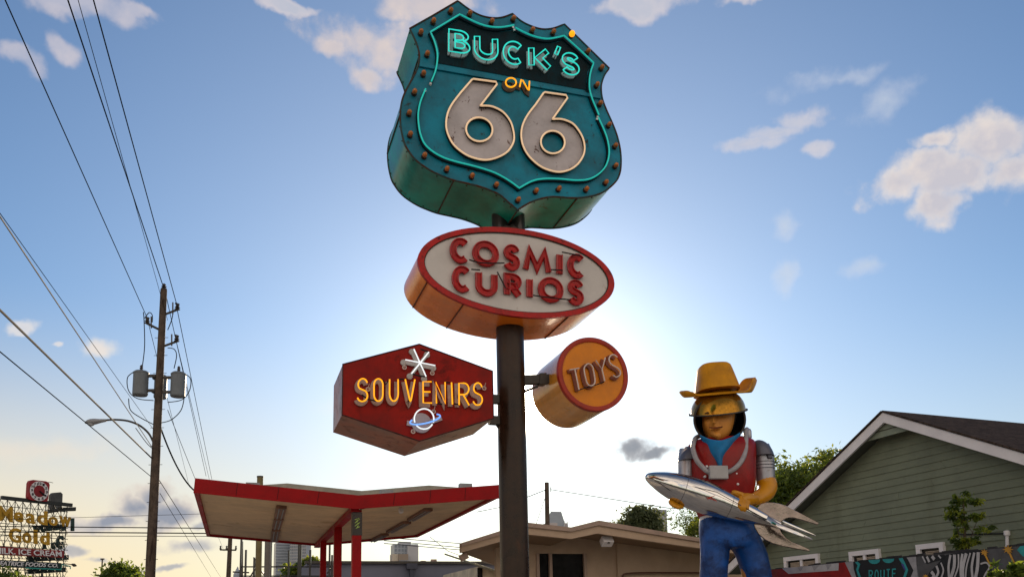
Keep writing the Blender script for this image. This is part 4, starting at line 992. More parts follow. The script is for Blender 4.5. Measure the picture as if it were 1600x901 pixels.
def paint_glyphs(word, x, y0, wch, hch, gap, mat_, slope=-.06, width=2.2):
    for ch in word:
        q = [(x, y0+slope*(x-1357)), (x+wch, y0+slope*(x+wch-1357)), (x, y0+hch+slope*(x-1357)), (x+wch, y0+hch+slope*(x+wch-1357))]
        for si, st in enumerate(glyph_px(ch, q, 1)):
            closed = (Vector(st[0])-Vector(st[-1])).length < .1
            MB().ribbon([FE(a_, b__, -.031-.001*si) for a_, b__ in st], width*.0045, -HW, .002, closed).build('painted_letter', mat_, fe, smooth=0)
        x += wch+gap
paint_glyphs('ROUTE', 1357, 889.5, 7.2, 16, 1.9, MT)
# stripy black and white artwork
mural('painted_grey', [(1431,868.8),(1640,847.5),(1640,905),(1434,905)], MG, 1)
mural('painted_black', [(1440,868.3),(1475,865),(1480,872),(1462,876),(1448,880)], MK, 2)
mural('painted_black', [(1478,866),(1500,861.5),(1538,857.5),(1548,880),(1552,905),(1448,905),(1452,893),(1463,882)], MK, 2)
zs = [[(1441,868),(1446,878)],[(1448,868.5),(1452,877)],[(1456,868),(1460,873)],[(1466,866.5),(1470,871)]]
for x in range(8):
    x0 = 1484+x*6.2; zs.append([(x0+1, 866-(x0-1484)*.10), (x0-2+math.sin(x)*3, 884), (x0-4+math.cos(x*2)*3, 903)])
zs += [[(1470,878),(1474,890),(1470,903)],[(1463,883),(1466,893),(1461,903)],[(1455,892),(1459,898),(1456,904)],[(1532,880),(1541,878),(1546,885),(1540,895),(1536,904)]]
for k, st in enumerate(zs):
    c3 = catmull([FE(x, y, -.025-.0006*k) for x, y in st], 4) if len(st) > 2 else [FE(x, y, -.025-.0006*k) for x, y in st]
    MB().ribbon(c3, .011+.006*((k*7) % 3), -HW, .002).build('painted_stripe', MW, fe, smooth=0)
for k, (x, y, r_) in enumerate(((1538,862,7),(1575,857.5,9),(1446,899.5,5))):
    pts = []
    for i in range(16):
        a = 2*math.pi*i/16; rr_ = r_ if i % 2 == 0 else r_*.45; pts.append((x+rr_*math.cos(a), y+rr_*math.sin(a)*.8))
    mural('painted_star', pts, MGO, 5+k)
    MB().ribbon([FE(x+1, y+3, -.03), FE(x+10, y+22, -.03)], .012, -HW, .002).build('painted_stalk', MGO, fe, smooth=0)
mural('painted_blue', [(1589,858),(1594,852.5),(1606,850),(1606,870),(1598,868)], MT, 3)
# ================================================================== VEGETATION
def tree(name, label, cat, base, blobs, leaf, n, mats, trunk_r=.12, clump=.35, seed=1, group=None, limbs=8, trunk_top=None, per=22):
    r_ = np.random.default_rng(seed); base = Vector(base); t_ = thing(name, label, cat, base, group)
    vol = np.array([b[1][0]*b[1][1]*b[1][2] for b in blobs]); pr_ = vol/vol.sum()
    nc = max(6, n//per); ctr = []
    for i in range(nc):
        b = blobs[r_.choice(len(blobs), p=pr_)]; d = r_.normal(size=3); d /= np.linalg.norm(d); rad = r_.random()**.42
        ctr.append(np.array(b[0])+d*rad*np.array(b[1]))
    ctr = np.array(ctr); k = n//nc
    off = r_.normal(size=(nc, k, 3))*clump*np.array([1, 1, .6])*r_.uniform(.5, 1.2, (nc, 1, 1)); P = (ctr[:, None]+off).reshape(-1, 3)
    m = len(P); a = r_.normal(size=(m, 3)); a /= np.linalg.norm(a, axis=1)[:, None]; b = np.cross(a, r_.normal(size=(m, 3))); b /= np.linalg.norm(b, axis=1)[:, None]; c = np.cross(a, b)
    s_ = (leaf*r_.uniform(.6, 1.3, m))[:, None]
    v = np.stack([P-a*s_, P+b*s_*.45+c*s_*.12, P+a*s_, P-b*s_*.45+c*s_*.12], 1).reshape(-1, 3)-np.array(base)
    f = np.arange(m*4).reshape(-1, 4)
    me = bpy.data.meshes.new('crown'); me.from_pydata(v.tolist(), [], f.tolist())
    for mm in mats: me.materials.append(mm)
    me.polygons.foreach_set('material_index', np.repeat(r_.integers(0, len(mats), nc), k)[:m].astype(np.int32)); me.update()
    o = bpy.data.objects.new('crown', me); COL.objects.link(o); o.parent = t_
    c0 = Vector(np.mean([b[0] for b in blobs], axis=0)); tt = trunk_top or Vector((c0.x, c0.y, c0.z-.1*blobs[0][1][2]))
    g = MB(); mid = base.lerp(tt, .5)+Vector((.05*trunk_r, 0, 0)); g.tube(catmull([base, mid, tt], 4), [trunk_r*(1-.07*i) for i in range(9)], 8)
    for i in range(limbs):
        e = Vector(ctr[r_.integers(nc)]); s0 = base.lerp(tt, r_.uniform(.5, 1)); m1 = s0.lerp(e, .5)+Vector((0, 0, .1*(e-s0).length)); g.tube(catmull([s0, m1, e], 4), [trunk_r*.4*(1-.1*i) for i in range(9)], 5)
    g.build('trunk', WOOD, t_); return t_
LG = [paint('leaf_a', (.06, .095, .018), .45, var=.3, vs=3, transl=(.34, .42, .04)), paint('leaf_b', (.035, .06, .014), .45, var=.3, vs=3, transl=(.14, .20, .03)), paint('leaf_c', (.08, .11, .025), .45, var=.3, vs=3, transl=(.45, .48, .05))]
LY = [paint('leaf_y1', (.12, .15, .02), .45, transl=(.65, .70, .07)), paint('leaf_y2', (.05, .085, .018), .5, transl=(.2, .28, .03))]
Dt = 27.
def PT(x, y, D_=None): return atY(x, y, D_ or Dt)
def gpt(x, D_): p = atY(x, 900, D_); return Vector((p.x, p.y, 0))
def bl(x, y, rx, ry, D_, dep=None): 
    c = atY(x, y, D_); k = D_/1311; return ((c.x, c.y, c.z), (rx*k, dep or rx*k, ry*k))
TD = 55
tree('leafy_tree', 'dense green tree between the statue and the green house gable', 'tree', gpt(1255, TD),
     [bl(1220,752,20,28,TD,2.5), bl(1252,760,46,36,TD,3), bl(1283,738,30,24,TD,2.5), bl(1240,790,55,30,TD,3), bl(1214,722,6,13,TD,.8), bl(1282,712,9,11,TD,1), bl(1303,708,9,8,TD,1), bl(1236,728,9,9,TD,1), bl(1200,775,25,30,TD,2), bl(1259,722,9,8,TD,1)], .15, 13000, LG, .4, .38, 3, 'background trees', per=16)
tree('sparse_tree', 'thin tree with small leaves beside the statue belt', 'tree', gpt(1085, 30),
     [bl(1075,810,20,14,30,1.2), bl(1082,822,16,10,30,1)], .05, 900, LG[1:2], .08, .25, 5, 'background trees', per=9)
tree('leafy_shrub_tree', 'bright green bushy tree just left of the statue hip', 'tree', gpt(1094, 29),
     [bl(1092,826,12,14,29,.8), bl(1098,810,8,14,29,.6), bl(1088,832,12,8,29,.6)], .06, 1500, LG+LY[:1], .08, .16, 6, 'background trees')
tree('round_tree', 'hazy rounded tree rising behind the tan roof', 'tree', gpt(1003, 70),
     [bl(1003,808,20,12,70), bl(996,800,10,7,70), bl(1015,814,14,10,70), bl(985,820,18,5,70), bl(1010,826,26,10,70)], .2, 4500, [paint('leaf_haze', (.07, .09, .045), .6, transl=(.2, .22, .08))], .3, .5, 8, 'background trees')
tree('roadside_tree', 'small dark round tree at the bottom left near the power pole', 'tree', gpt(191, 60),
     [bl(191,888,15,11,60), bl(181,894,14,8,60), bl(204,895,12,8,60), bl(190,905,30,12,60)], .17, 3500, LG[:2], .2, .4, 9, 'background trees')
tree('roadside_tree', 'scrubby tree under the lettered rooftop sign at the left edge', 'tree', gpt(8, 58),
     [bl(6,899,12,6,58), bl(20,906,20,7,58)], .17, 900, LG[:2], .15, .4, 10, 'background trees')
tree('palm_cluster', 'yellow-green spiky foliage behind the gate posts', 'tree', gpt(468, 45),
     [bl(460,893,14,8,45), bl(478,886,10,14,45), bl(485,876,8,5,45), bl(455,883,6,6,45)], .16, 1300, [LG[1], LG[2]], .1, .22, 11, 'background trees')
# young tree before the house wall
hb = H(1500, 880, -1.3); 
def hbl(x, y, rx, ry, dep): c = H(x, y, -1.3); k = (c-CAM).length/1311; return ((c.x, c.y, c.z), (rx*k, dep, ry*k))
tree('young_tree', 'slender young tree with yellow-green leaves against the green siding', 'tree', Vector((hb.x, hb.y, 0)),
     [hbl(1495,783,11,9,.15), hbl(1490,800,12,9,.15), hbl(1495,818,9,8,.15), hbl(1494,835,6,8,.15), hbl(1508,778,8,8,.15), hbl(1522,784,13,4,.15), hbl(1530,806,16,5,.2), hbl(1540,828,10,7,.2), hbl(1522,846,12,8,.2), hbl(1502,850,13,12,.2), hbl(1503,815,5,20,.15)], .05, 1250, [LG[1], LG[0], LY[0]], .025, .04, 12, trunk_top=H(1505, 780, -1.3), per=14)
fb_ = FE(1585, 905, -.7)
def fbl(x, y, rx, ry): c = FE(x, y, -.7); k = (c-CAM).length/1311; return ((c.x, c.y, c.z), (rx*k, .15, ry*k))
tree('leafy_plant', 'low leafy plant in front of the painted fence at the right edge', 'plant', Vector((fb_.x, fb_.y, 0)),
     [fbl(1568,882,10,4), fbl(1590,888,16,6), fbl(1598,896,16,8), fbl(1560,896,12,5)], .05, 650, [LG[1], LG[0]], .02, .035, 13, per=12)
# ================================================================== STATUE
SD = 14.5; kS = SD/1311*1.01
def ST(px, py, dy=0.): return atY(px, py, SD+dy)
sb = ST(1148, 900); st_base = Vector((sb.x, SD, 0))
stt = thing('giant_statue', 'giant space cowboy statue in yellow hat, red vest and blue jeans', 'statue', st_base)
JEAN = paint('jeans_blue', (.004, .06, .27), .4, var=.4, vs=1.6, dirt=(.003, .018, .085), dlo=.45, dhi=.65, ds=2.5, bump=1., bs=2.6, spec=.35)
VEST = paint('vest_red', (.25, .004, .004), .38, var=.3, vs=2, spec=.3, bump=.5, bs=2.5, dirt=(.10, .006, .005), dlo=.5, dhi=.7, ds=2.)
SILV = paint('silver_paint', (.34, .34, .38), .38, metal=.7, var=.15, vs=4, dirt=(.2, .15, .1), dlo=.6, dhi=.75, ds=5)
PADM = paint('pad_grey', (.10, .10, .125), .4, metal=.4, var=.2, vs=4)
HATB = paint('hat_brim_yellow', (.50, .22, .004), .3, var=.25, vs=2.0, dirt=(.22, .09, .01), dlo=.5, dhi=.7, ds=2, coat=.4)
YEL = paint('glove_yellow', (.52, .22, .003), .4, var=.12, vs=3, coat=.25)
HAT = paint('hat_yellow', (.52, .22, .002), .45, var=.2, vs=2.5, dirt=(.3, .10, .003), dlo=.55, dhi=.75, ds=3, spec=.2)
BAND = paint('bandana_blue', (.005, .15, .36), .6, var=.2, vs=3, bump=.3, bs=5)
SKIN = paint('statue_skin', (.55, .23, .04), .45, var=.08, vs=4)
HOODM = paint('hood_dark', (.022, .016, .013), .5, var=.3, vs=4)
CHROME = paint('chrome', (.62, .61, .60), .09, metal=1., var=.1, vs=2, bump=.12, bs=3)
FINM = paint('fin_metal', (.24, .19, .165), .18, metal=1., var=.35, vs=2.2, bump=.9, bs=2.2)
HOSE = paint('hose_grey', (.30, .29, .31), .4, var=.15, vs=8)
def ring(px, py, hw, dep, dy=0., n=28, sq=2.3, tilt=0.):
    c = ST(px, py, dy); a_ = hw*kS; out = []
    for k in range(n):
        t_ = 2*math.pi*k/n; ct_, s_ = math.cos(t_), math.sin(t_)
        x = a_*math.copysign(abs(ct_)**(2/sq), ct_); y = dep*math.copysign(abs(s_)**(2/sq), s_)
        out.append(c+Vector((x, y, tilt*x)))
    return out
def smooth_rings(spec, k=4, **kw):
    c = catmull([(a[0], a[1], a[2]) for a in spec], k); d = catmull([(a[3], a[4] if len(a) > 4 else 0, a[5] if len(a) > 5 else 0) for a in spec], k)
    return [ring(p.x, p.y, p.z, q.x, q.y, tilt=q.z, **kw) for p, q in zip(c, d)]
# continuous body underneath (skin colour), remeshed into one surface
bm_ = MB()
bm_.loft(smooth_rings([(1134,812,30,.30),(1134,796,32,.30),(1130,770,38,.36),(1126,740,44,.40),(1125,712,46,.38),(1124,698,42,.32),(1122,688,18,.2),(1121,680,13,.17),(1121,672,14,.18)], 3))
bm_.loft(smooth_rings([(1121,687,7,.12,-.22),(1121,682,15,.24,-.14),(1121.5,674,20,.30,-.10),(1122,664,23,.33,-.08),(1122.5,652,24.5,.35,-.05),(1123,640,25,.36,0),(1123,626,22,.33,0),(1123,616,12,.2,0)], 4))
bm_.loft(smooth_rings([(1120,815,22,.27),(1117,835,21,.27),(1116,860,19,.26),(1115,900,17,.24),(1113,960,15,.2),(1112,985,18,.3,-.1)], 3))
bm_.loft(smooth_rings([(1152,815,22,.27),(1160,835,21,.27),(1170,860,20,.26),(1180,900,19,.24),(1184,960,15,.2),(1184,985,18,.3,-.1)], 3))
def limb(mb, pts, rs, n=16, r2=None): 
    c = catmull([ST(*p) for p in pts], 4); r = [v.x for v in catmull([(a, 0, 0) for a in rs], 4)]; mb.tube(c, r, n, up0=(0, 1, 0))
limb(bm_, [(1080,700,0),(1072,722,0),(1071,748,0),(1066,770,-.2),(1058,782,-.42)], [.12,.12,.12,.10,.08])
limb(bm_, [(1180,696,0),(1193,716,0),(1196,748,.0),(1196,764,-.05),(1182,776,-.32),(1168,783,-.5)], [.13,.13,.13,.12,.10,.08])
body = bm_.build('body', SKIN, stt)
md = body.modifiers.new('remesh', 'REMESH'); md.mode = 'VOXEL'; md.voxel_size = .03; md.use_smooth_shade = True
md = body.modifiers.new('smooth', 'SMOOTH'); md.iterations = 4; md.factor = .5
# face relief: nose, brows, lips, ears as small forms merged in front of the head
def FA(px, py, dy): return ST(px, py, dy)
face = MB()
# front face shell with relief displacement
rows = []
for j in range(27):
    v = j/26; y = 640+v*45.5; row = []
    hw = 24.3*math.sqrt(max(.02, 1-max(0, (v-.42)/.60)**2.3)) if v > .42 else 24.3
    for i in range(29):
        u_ = i/28*2-1; x = 1121.5+hw*u_*(1); dyy = -.40+.30*abs(u_)**2.3+.10*max(0, v-.55)**1.0*.9
        X, Y = x, y
        gx = lambda cx, cy, sx, sy: math.exp(-((X-cx)/sx)**2-((Y-cy)/sy)**2)
        dyy -= .115*gx(1114.5, 659.5, 3.2, 3.2)+.07*gx(1115, 653, 2.3, 6)          # nose
        dyy += .055*gx(1106.5, 649.5, 4.5, 3)+.055*gx(1126, 648.5, 5.5, 3)          # eye sockets
        dyy -= .045*gx(1106, 644.5, 6, 2)+.045*gx(1127, 643.5, 7, 2)                # brows
        dyy -= .035*gx(1118, 665.5, 9, 1.6)+.04*gx(1118.5, 670, 7, 1.6)             # lips
        dyy += .035*gx(1118.5, 667.8, 10, .9)+.03*gx(1118.5, 673.5, 8, 1.6)
        dyy -= .05*gx(1119, 680, 7, 4)                                             # chin
        dyy -= .045*gx(1103, 660, 4.5, 5)+.045*gx(1135, 659, 6, 5)                  # cheeks
        dyy += .02*gx(1107.5, 664, 1.5, 4)+.02*gx(1130, 664, 1.5, 4)
        row.append(FA(x, y, dyy))
    rows.append(row)
face.grid(rows)
face.build('face', SKIN, stt, smooth=60)
for (x, y, w_) in ((1105.5, 648.6, 3.4), (1126, 647.4, 3.8)):
    MB().tube([FA(x-w_, y, -.375), FA(x, y-.7, -.41), FA(x+w_, y, -.375)], [.012, .026, .012], 8).build('eye', paint('eye_dark', (.012, .008, .006), .3), stt)
for (x0, x1, y) in ((1101, 1110, 644.6), (1120, 1131.5, 643.2)):
    MB().tube([FA(x0, y+1, -.40), FA((x0+x1)/2, y-.4, -.455), FA(x1, y+.8, -.40)], [.01, .02, .008], 6).build('eyebrow', paint('brow', (.10, .045, .015), .6), stt)
MB().tube(catmull([FA(1108.5,667.2,-.40), FA(1114,668,-.445), FA(1119,668.2,-.45), (FA(1128.5,666,-.40))], 4), .011, 6).build('mouth', paint('mouth_line', (.16, .04, .015), .5), stt)
# hood / helmet: open shell round the face
g = MB(); hr = []
cx_, cy_, = 1124.5, 655.
for j in range(13):
    ph = j/12*math.pi*.5; sc_ = math.cos(ph*.98)
    dyj = -.28+.75*math.sin(ph)
    hr.append([ST(cx_+41.5*sc_*math.cos(a), cy_-38.5*sc_*math.sin(a), dyj) for a in [2*math.pi*i/40 for i in range(40)]])
inner = [[ST(cx_+38.5*math.cos(a), cy_-35.5*math.sin(a), -.28) for a in [2*math.pi*i/40 for i in range(40)]], [ST(cx_+36*math.cos(a), cy_-33*math.sin(a), .05) for a in [2*math.pi*i/40 for i in range(40)]], [ST(cx_+26*math.cos(a), cy_-26*math.sin(a), .18) for a in [2*math.pi*i/40 for i in range(40)]]]
g.loft(inner[::-1]+hr); g.build('hood', HOODM, stt)
# hair at the temples
MB().tube([ST(1144,640,-.16), ST(1146.5,652,-.15), ST(1146,662,-.13)], [.06,.055,.02], 8).build('sideburn', HOODM, stt)
# bandana
g = MB(); rows = []
lft_ = [(1092,676),(1097,684),(1100,693),(1104,703),(1112,713),(1120,722),(1124,728)]
rgt_ = [(1158,672),(1154.5,683),(1150,694),(1142,702),(1133,711),(1128.5,718),(1126.5,728)]
for j in range(7):
    row = []
    for i in range(15):
        s_ = i/14; x = lft_[j][0]*(1-s_)+rgt_[j][0]*s_; y = lft_[j][1]*(1-s_)+rgt_[j][1]*s_+ (math.sin(s_*math.pi)*(13*(1-j/6)**2)); 
        row.append(ST(x, y, -.24-.26*math.sin(s_*math.pi)-.03*math.sin(s_*17+j*1.3)*(1-j/8)-.02*j/6))
    rows.append(row)
g.grid(rows); bo = g.build('bandana', BAND, stt, smooth=60); so_ = bo.modifiers.new('s', 'SOLIDIFY'); so_.thickness = .03; sb_ = bo.modifiers.new('ss', 'SUBSURF'); sb_.levels = 1; sb_.render_levels = 1
# vest
MB().loft(smooth_rings([(1131,806,38,.36),(1130,796,41,.39),(1130,775,46,.43),(1129,750,49.5,.47),(1127.5,722,51.5,.47),(1126.5,702,53.5,.42,0,0.02),(1125.5,692,51,.34,0,.05),(1124.5,686,38,.28,0,.04)], 5, n=40, sq=2.6)).build('vest', VEST, stt, smooth=50)
g = MB()
for (x, y) in ((1102,743.5),(1151,739),(1153,755.4),(1104,758),(1104.5,728)):
    g.lathe(ST(x, y, -.46), Vector((0, -1, 0)), [(.022, -.06), (.022, 0), (.012, .012)], 10)
g.build_each('stud', WHITE, stt)
# belt, jeans
MB().loft(smooth_rings([(1131,812,37,.345),(1131,807,36.5,.35),(1131,799,36,.35)], 3, n=36, sq=2.5)).build('belt', WHITE, stt, smooth=50)
g = MB()
g.loft(smooth_rings([(1131.5,806,36.5,.34),(1134,818,40.5,.37),(1138,832,44,.38),(1142,848,46.5,.37),(1145,856,46,.33)], 4, n=36, sq=2.6))
g.loft(smooth_rings([(1117,838,22,.33),(1117.5,850,22.5,.33),(1117,862,21.5,.31),(1115.5,885,20.5,.30),(1114.5,905,20.5,.29),(1113,935,20,.27),(1112,968,20,.27)], 4, n=28, sq=2.4))
g.loft(smooth_rings([(1160,835,24,.33),(1166,850,25,.33),(1173.5,865,23.5,.31),(1179.5,885,22,.30),(1184,905,21,.29),(1188,935,20,.27),(1190,968,20,.27)], 4, n=28, sq=2.4))
jo = g.build('jeans', JEAN, stt, smooth=60); md = jo.modifiers.new('r', 'REMESH'); md.mode = 'VOXEL'; md.voxel_size = .022; md.use_smooth_shade = True; md = jo.modifiers.new('s', 'SMOOTH'); md.iterations = 6
for x in (1112, 1190):
    MB().loft(smooth_rings([(x,962,17,.25),(x,975,18,.3,-.1),(x,985,19,.4,-.2),(x,990,19,.42,-.22)], 3)).build('boot', paint('boot', (.06, .03, .02), .5), stt)
# sleeves
def sleeve(pts, rs, name, mat_): g = MB(); limb(g, pts, rs, 20); return g.build(name, mat_, stt, smooth=60)
sleeve([(1076,704,0),(1073.5,718,0),(1073,735,0),(1072,750,-.02),(1069,764,-.12)], [.17,.158,.15,.145,.13], 'sleeve', SILV)
sleeve([(1187,698,0),(1192.5,712,0),(1194.5,730,0),(1196,748,0),(1197,757,-.02)], [.17,.175,.172,.165,.15], 'sleeve', SILV)
g = MB()
for (x, y) in ((1194,722),(1194.5,727),(1195,732),): 
    g.tube([ST(x, y, 0)+Vector((.176*math.cos(a), .176*math.sin(a), 0)) for a in [2*math.pi*i/28 for i in range(28)]], .006, 5, closed=True)
g.build_each('sleeve_band', PADM, stt)
def pad(cx_, cy_, rx, rz, sgn, yb):
    g = MB(); rings_ = []
    for j in range(9):
        ph = j/8*math.pi/2; s_ = math.cos(ph); z_ = math.sin(ph)
        rings_.append([ST(cx_, yb, 0)+Vector(((rx*s_*math.cos(a)+sgn*-.05*z_)*kS/kS, .27*s_*math.sin(a), rz*z_)) for a in [2*math.pi*i/28 for i in range(28)]])
    g.loft(rings_); return g.build('shoulder_pad', PADM, stt, smooth=50)
pad(1076, 0, .19, .28, -1, 720); pad(1190.5, 0, .205, .30, 1, 713)
g = MB(); g.tube(catmull([ST(1195,701,-.2), ST(1201,701.5,-.17), ST(1203.5,706,-.14), ST(1204,712,-.12)], 4), [.012]*13, 6); g.build('pad_emblem', WHITE, stt)
MB().prism([ST(1197,708,-.2), ST(1206,706,-.2), ST(1208,715.5,-.2), ST(1200,716,-.2)], Vector((0, .25, 0))).build('pad_flap', PADM, stt, bevel=.02)
# hose, box, canister
hp = [(1094,680,.0),(1087,684,-.12),(1083.5,692,-.28),(1083,702,-.38),(1088.5,718,-.47),(1098.5,730,-.52),(1108,737,-.54),(1122,739,-.53),(1138,736.5,-.54),(1150.5,729,-.52),(1160,717,-.46),(1164.8,702,-.38),(1165.5,688,-.3),(1165,674,-.2),(1167,670,-.1)]
MB().tube(catmull([ST(*p) for p in hp], 6), .042, 12).build('hose', HOSE, stt, smooth=60)
cb_ = (ST(1108,727,-.56)+ST(1136.6,748,-.56))/2; MB().box(cb_, .155, .06, .112, Vector((1, 0, -.03)).normalized(), Vector((0, 1, 0)), UP).build('chest_box', paint('box_grey', (.36, .36, .37), .5, var=.1, vs=6), stt, bevel=.012)
MB().lathe(ST(1170, 684, .1), UP, [(.05, 0), (.055, .02), (.055, .13), (.04, .165), (.015, .175)], 16).build('canister', SILV, stt, smooth=50)
# gauntlet and hands
g = MB(); limb(g, [(1197,752,0),(1199,760,-.04),(1196,769,-.14),(1187,777,-.3),(1178,781,-.42)], [.172,.17,.15,.115,.095], 18); g.build('gauntlet', YEL, stt, smooth=60)
def hand(parts, name, mb=None):
    g = MB()
    for pts, rs in parts: limb(g, pts, rs, 12)
    o = g.build(name, YEL, stt, smooth=60); md = o.modifiers.new('r', 'REMESH'); md.mode = 'VOXEL'; md.voxel_size = .011; md.use_smooth_shade = True
    md = o.modifiers.new('s', 'SMOOTH'); md.iterations = 3; return o
hand([([(1180,780,-.40),(1173,779,-.50),(1165,779,-.56),(1159,780,-.58)], [.09,.10,.105,.085]),
      ([(1163,774,-.55),(1155,771,-.60),(1148,768.5,-.62),(1143.5,768.3,-.60)], [.05,.046,.04,.03]),            # thumb along the top
      ([(1157,779,-.60),(1154.5,785,-.70),(1154,791,-.72),(1156,797,-.66)], [.045,.04,.036,.03]),
      ([(1161,780,-.60),(1158.5,787,-.71),(1158,794,-.72),(1160,800,-.64)], [.046,.041,.037,.03]),
      ([(1165,781,-.59),(1163,788,-.70),(1162.5,795,-.71),(1164.5,800.5,-.63)], [.046,.041,.036,.03]),
      ([(1169.5,782,-.57),(1167.5,788,-.67),(1167.5,794,-.69),(1169.5,798.5,-.62)], [.043,.038,.033,.027])], 'hand')
hand([([(1062,778,-.36),(1059,781,-.44),(1056,784,-.50)], [.08,.09,.085]),
      ([(1050,779,-.52),(1047.5,783,-.60),(1050,787,-.66),(1054,787,-.66)], [.036,.036,.033,.028]),
      ([(1054,780,-.53),(1051.5,786,-.63),(1054,790,-.68),(1058,789.5,-.66)], [.038,.037,.034,.028]),
      ([(1058,782,-.53),(1056.5,789,-.63),(1059.5,792,-.67),(1063,791,-.64)], [.038,.037,.034,.028]),
      ([(1062,783,-.51),(1062,789,-.60),(1065,791.5,-.63),(1067,789.5,-.60)], [.036,.034,.03,.025]),
      ([(1055,779,-.48),(1049,776,-.50),(1046,774.5,-.48)], [.04,.036,.028])], 'hand')
g = MB(); limb(g, [(1070,760,-.08),(1066,770,-.2),(1061,778,-.35)], [.13,.11,.09], 16); g.build('gauntlet', YEL, stt, smooth=60)
# hat
def HT_(x, y, dy): return ST(x, y, dy)
g = MB()
crown = []
for (cx1, cy1, hw, dep, dy, tl_) in ((1119.5,613,34.5,.42,.0,.07),(1119,606,33,.40,.0,.06),(1117.5,592,29.5,.36,.0,.05),(1116,580,26.5,.33,.0,.04),(1115,574.5,25,.31,.0,.04),(1115,571.8,22,.27,.02,.04),(1115,571.2,13,.16,.05,.03)):
    crown.append(ring(cx1, cy1, hw, dep, dy, n=40, sq=3.0, tilt=tl_))
g.loft(crown); 
ho_ = g.build('hat_crown', HAT, stt, smooth=50)
g = MB(); rows = []
NA = 64; inner_ = []; 
def sst(x, a, b): t_ = min(1, max(0, (x-a)/(b-a))); return t_*t_*(3-2*t_)
NA = 96
for j in range(15):
    r_ = j/14; row = []
    for i in range(NA+1):
        a = 2*math.pi*i/NA; ca_, sa_ = math.cos(a), math.sin(a); sg = 1 if ca_ > 0 else -1
        side = sst(abs(ca_), .55, .95); wx = .80 if sg > 0 else .72
        rx_ = .36+(wx-.36)*r_; ry_ = .38+(.10 if sa_ < 0 else .26)*r_
        x = rx_*ca_; y = ry_*sa_
        curl = (.27 if sg > 0 else .14)*sst(r_, .55, .98)*side - .03*side*sst(r_, 0, .4)
        xin = -.10*side*sst(r_, .82, 1.0)*sg
        c0 = ST(1119.5, 614.5, 0); row.append(c0+Vector((x+xin, y, curl-.02*(1-side)*r_+.06*x+.26*y)))
    rows.append(row)
g.grid(rows); br_ = g.build('hat_brim', HAT, stt, smooth=70); m_ = br_.modifiers.new('s', 'SOLIDIFY'); m_.thickness = .025
# glossy gold dome visor above the face, under the hat
VC = ST(1121.5, 643, 0); vr = []
for j in range(12):
    ph = j/12*math.pi/2; s_ = math.cos(ph)**.9; z_ = math.sin(ph)
    vr.append([VC+Vector((.475*s_*math.cos(a), .55*s_*math.sin(a), .40*z_+.10*.475*math.cos(a)*s_*(1-.3*z_)+.31*.55*s_*math.sin(a)*(1-z_)**.5)) for a in [2*math.pi*i/56 for i in range(56)]])
MB().loft(vr).build('visor_dome', paint('visor_gold', (.42, .20, .02), .16, metal=.75, var=.3, vs=1.6, bump=.15, bs=2), stt, smooth=70)
rim_ = [VC+Vector((.50*math.cos(a), .575*math.sin(a), .05*math.cos(a)-.004+.31*.575*math.sin(a))) for a in [2*math.pi*i/56 for i in range(56)]]
MB().tube(rim_, .014, 6, closed=True).build('visor_rim', STEEL, stt)
# pedestal
MB().box((st_base.x, SD-.1, .09), 1.3, .8, .09).build('pedestal', cm, stt, bevel=.02)
# ---- rocket, held in the hands
rk = thing('toy_rocket', 'long polished chrome rocket with four fins held by the statue', 'rocket', ST(1110, 780, -.6))
nose = ST(1008, 742.5, -.62); tail = ST(1218, 819.5, -.50); ax_ = (tail-nose); RL = ax_.length; ax_.normalize()
prof_ = [(0,.004),(.01,.05),(.03,.085),(.07,.13),(.14,.19),(.22,.235),(.30,.262),(.38,.275),(.46,.272),(.55,.25),(.65,.212),(.75,.170),(.85,.125),(.93,.088),(1.0,.062)]
cc_ = catmull([(a*RL, b, 0) for a, b in prof_], 4)
sag = lambda s: -.05*math.sin(math.pi*min(1, s))
g = MB(); rings_ = []
sx = ax_.cross(UP).normalized(); sy = sx.cross(ax_)
for c in cc_:
    s = c.x/RL; rings_.append([nose+ax_*c.x+(sy*-.0)*0+(sx*math.cos(a)+sy*math.sin(a))*c.y for a in [2*math.pi*i/48 for i in range(48)]])
g.loft(rings_); g.build('hull', CHROME, rk, smooth=50)
for s in (.28, .62):
    r_ = np.interp(s, [p[0] for p in prof_], [p[1] for p in prof_])+.001
    MB().tube([nose+ax_*s*RL+(sx*math.cos(a)+sy*math.sin(a))*r_ for a in [2*math.pi*i/48 for i in range(48)]], .004, 4, closed=True).build('seam', STEEL, rk)
MB().tube([ST(1013,743,-.76), ST(1120,768,-.88), ST(1200,812,-.62)], .006, 4).build('seam', STEEL, rk)
fin_u = [(1181,795),(1189,786.3),(1198,784),(1207,784.3),(1217,786),(1228,789.5),(1279.5,816.4),(1277,819.5),(1251,811.5),(1240,808.6),(1232,808.6),(1225,811),(1219,815.5),(1217,818)]
fin_l = [(1177,814),(1179,824),(1185,834),(1195,842.6),(1207,848.5),(1221,852.6),(1265,860.8),(1264,857.5),(1249,850.5),(1237,846.3),(1228,840),(1221,832),(1217,824)]
for fn in (fin_u, fin_l):
    mid_ = .018; P3 = [ST(x, y, -.5) for x, y in fn]; MB().prism([p-Vector((0, mid_, 0)) for p in P3], Vector((0, 2*mid_, 0))).build('fin', FINM, rk, smooth=0, bevel=.012)
def tine(p0, p1, p2, p3): MB().tube(catmull([ST(*p0), ST(*p1), ST(*p2), ST(*p3)], 4), [.06,.055,.05,.045,.043,.04,.038,.035,.032,.03,.025,.02,.012], 8, r2=[.02]*13, up0=(0, 1, 0)).build('fin', CHROME, rk)
tine((1196,808,-.58),(1219,821.5,-.78),(1244,832,-.86),(1268.5,842,-.88))
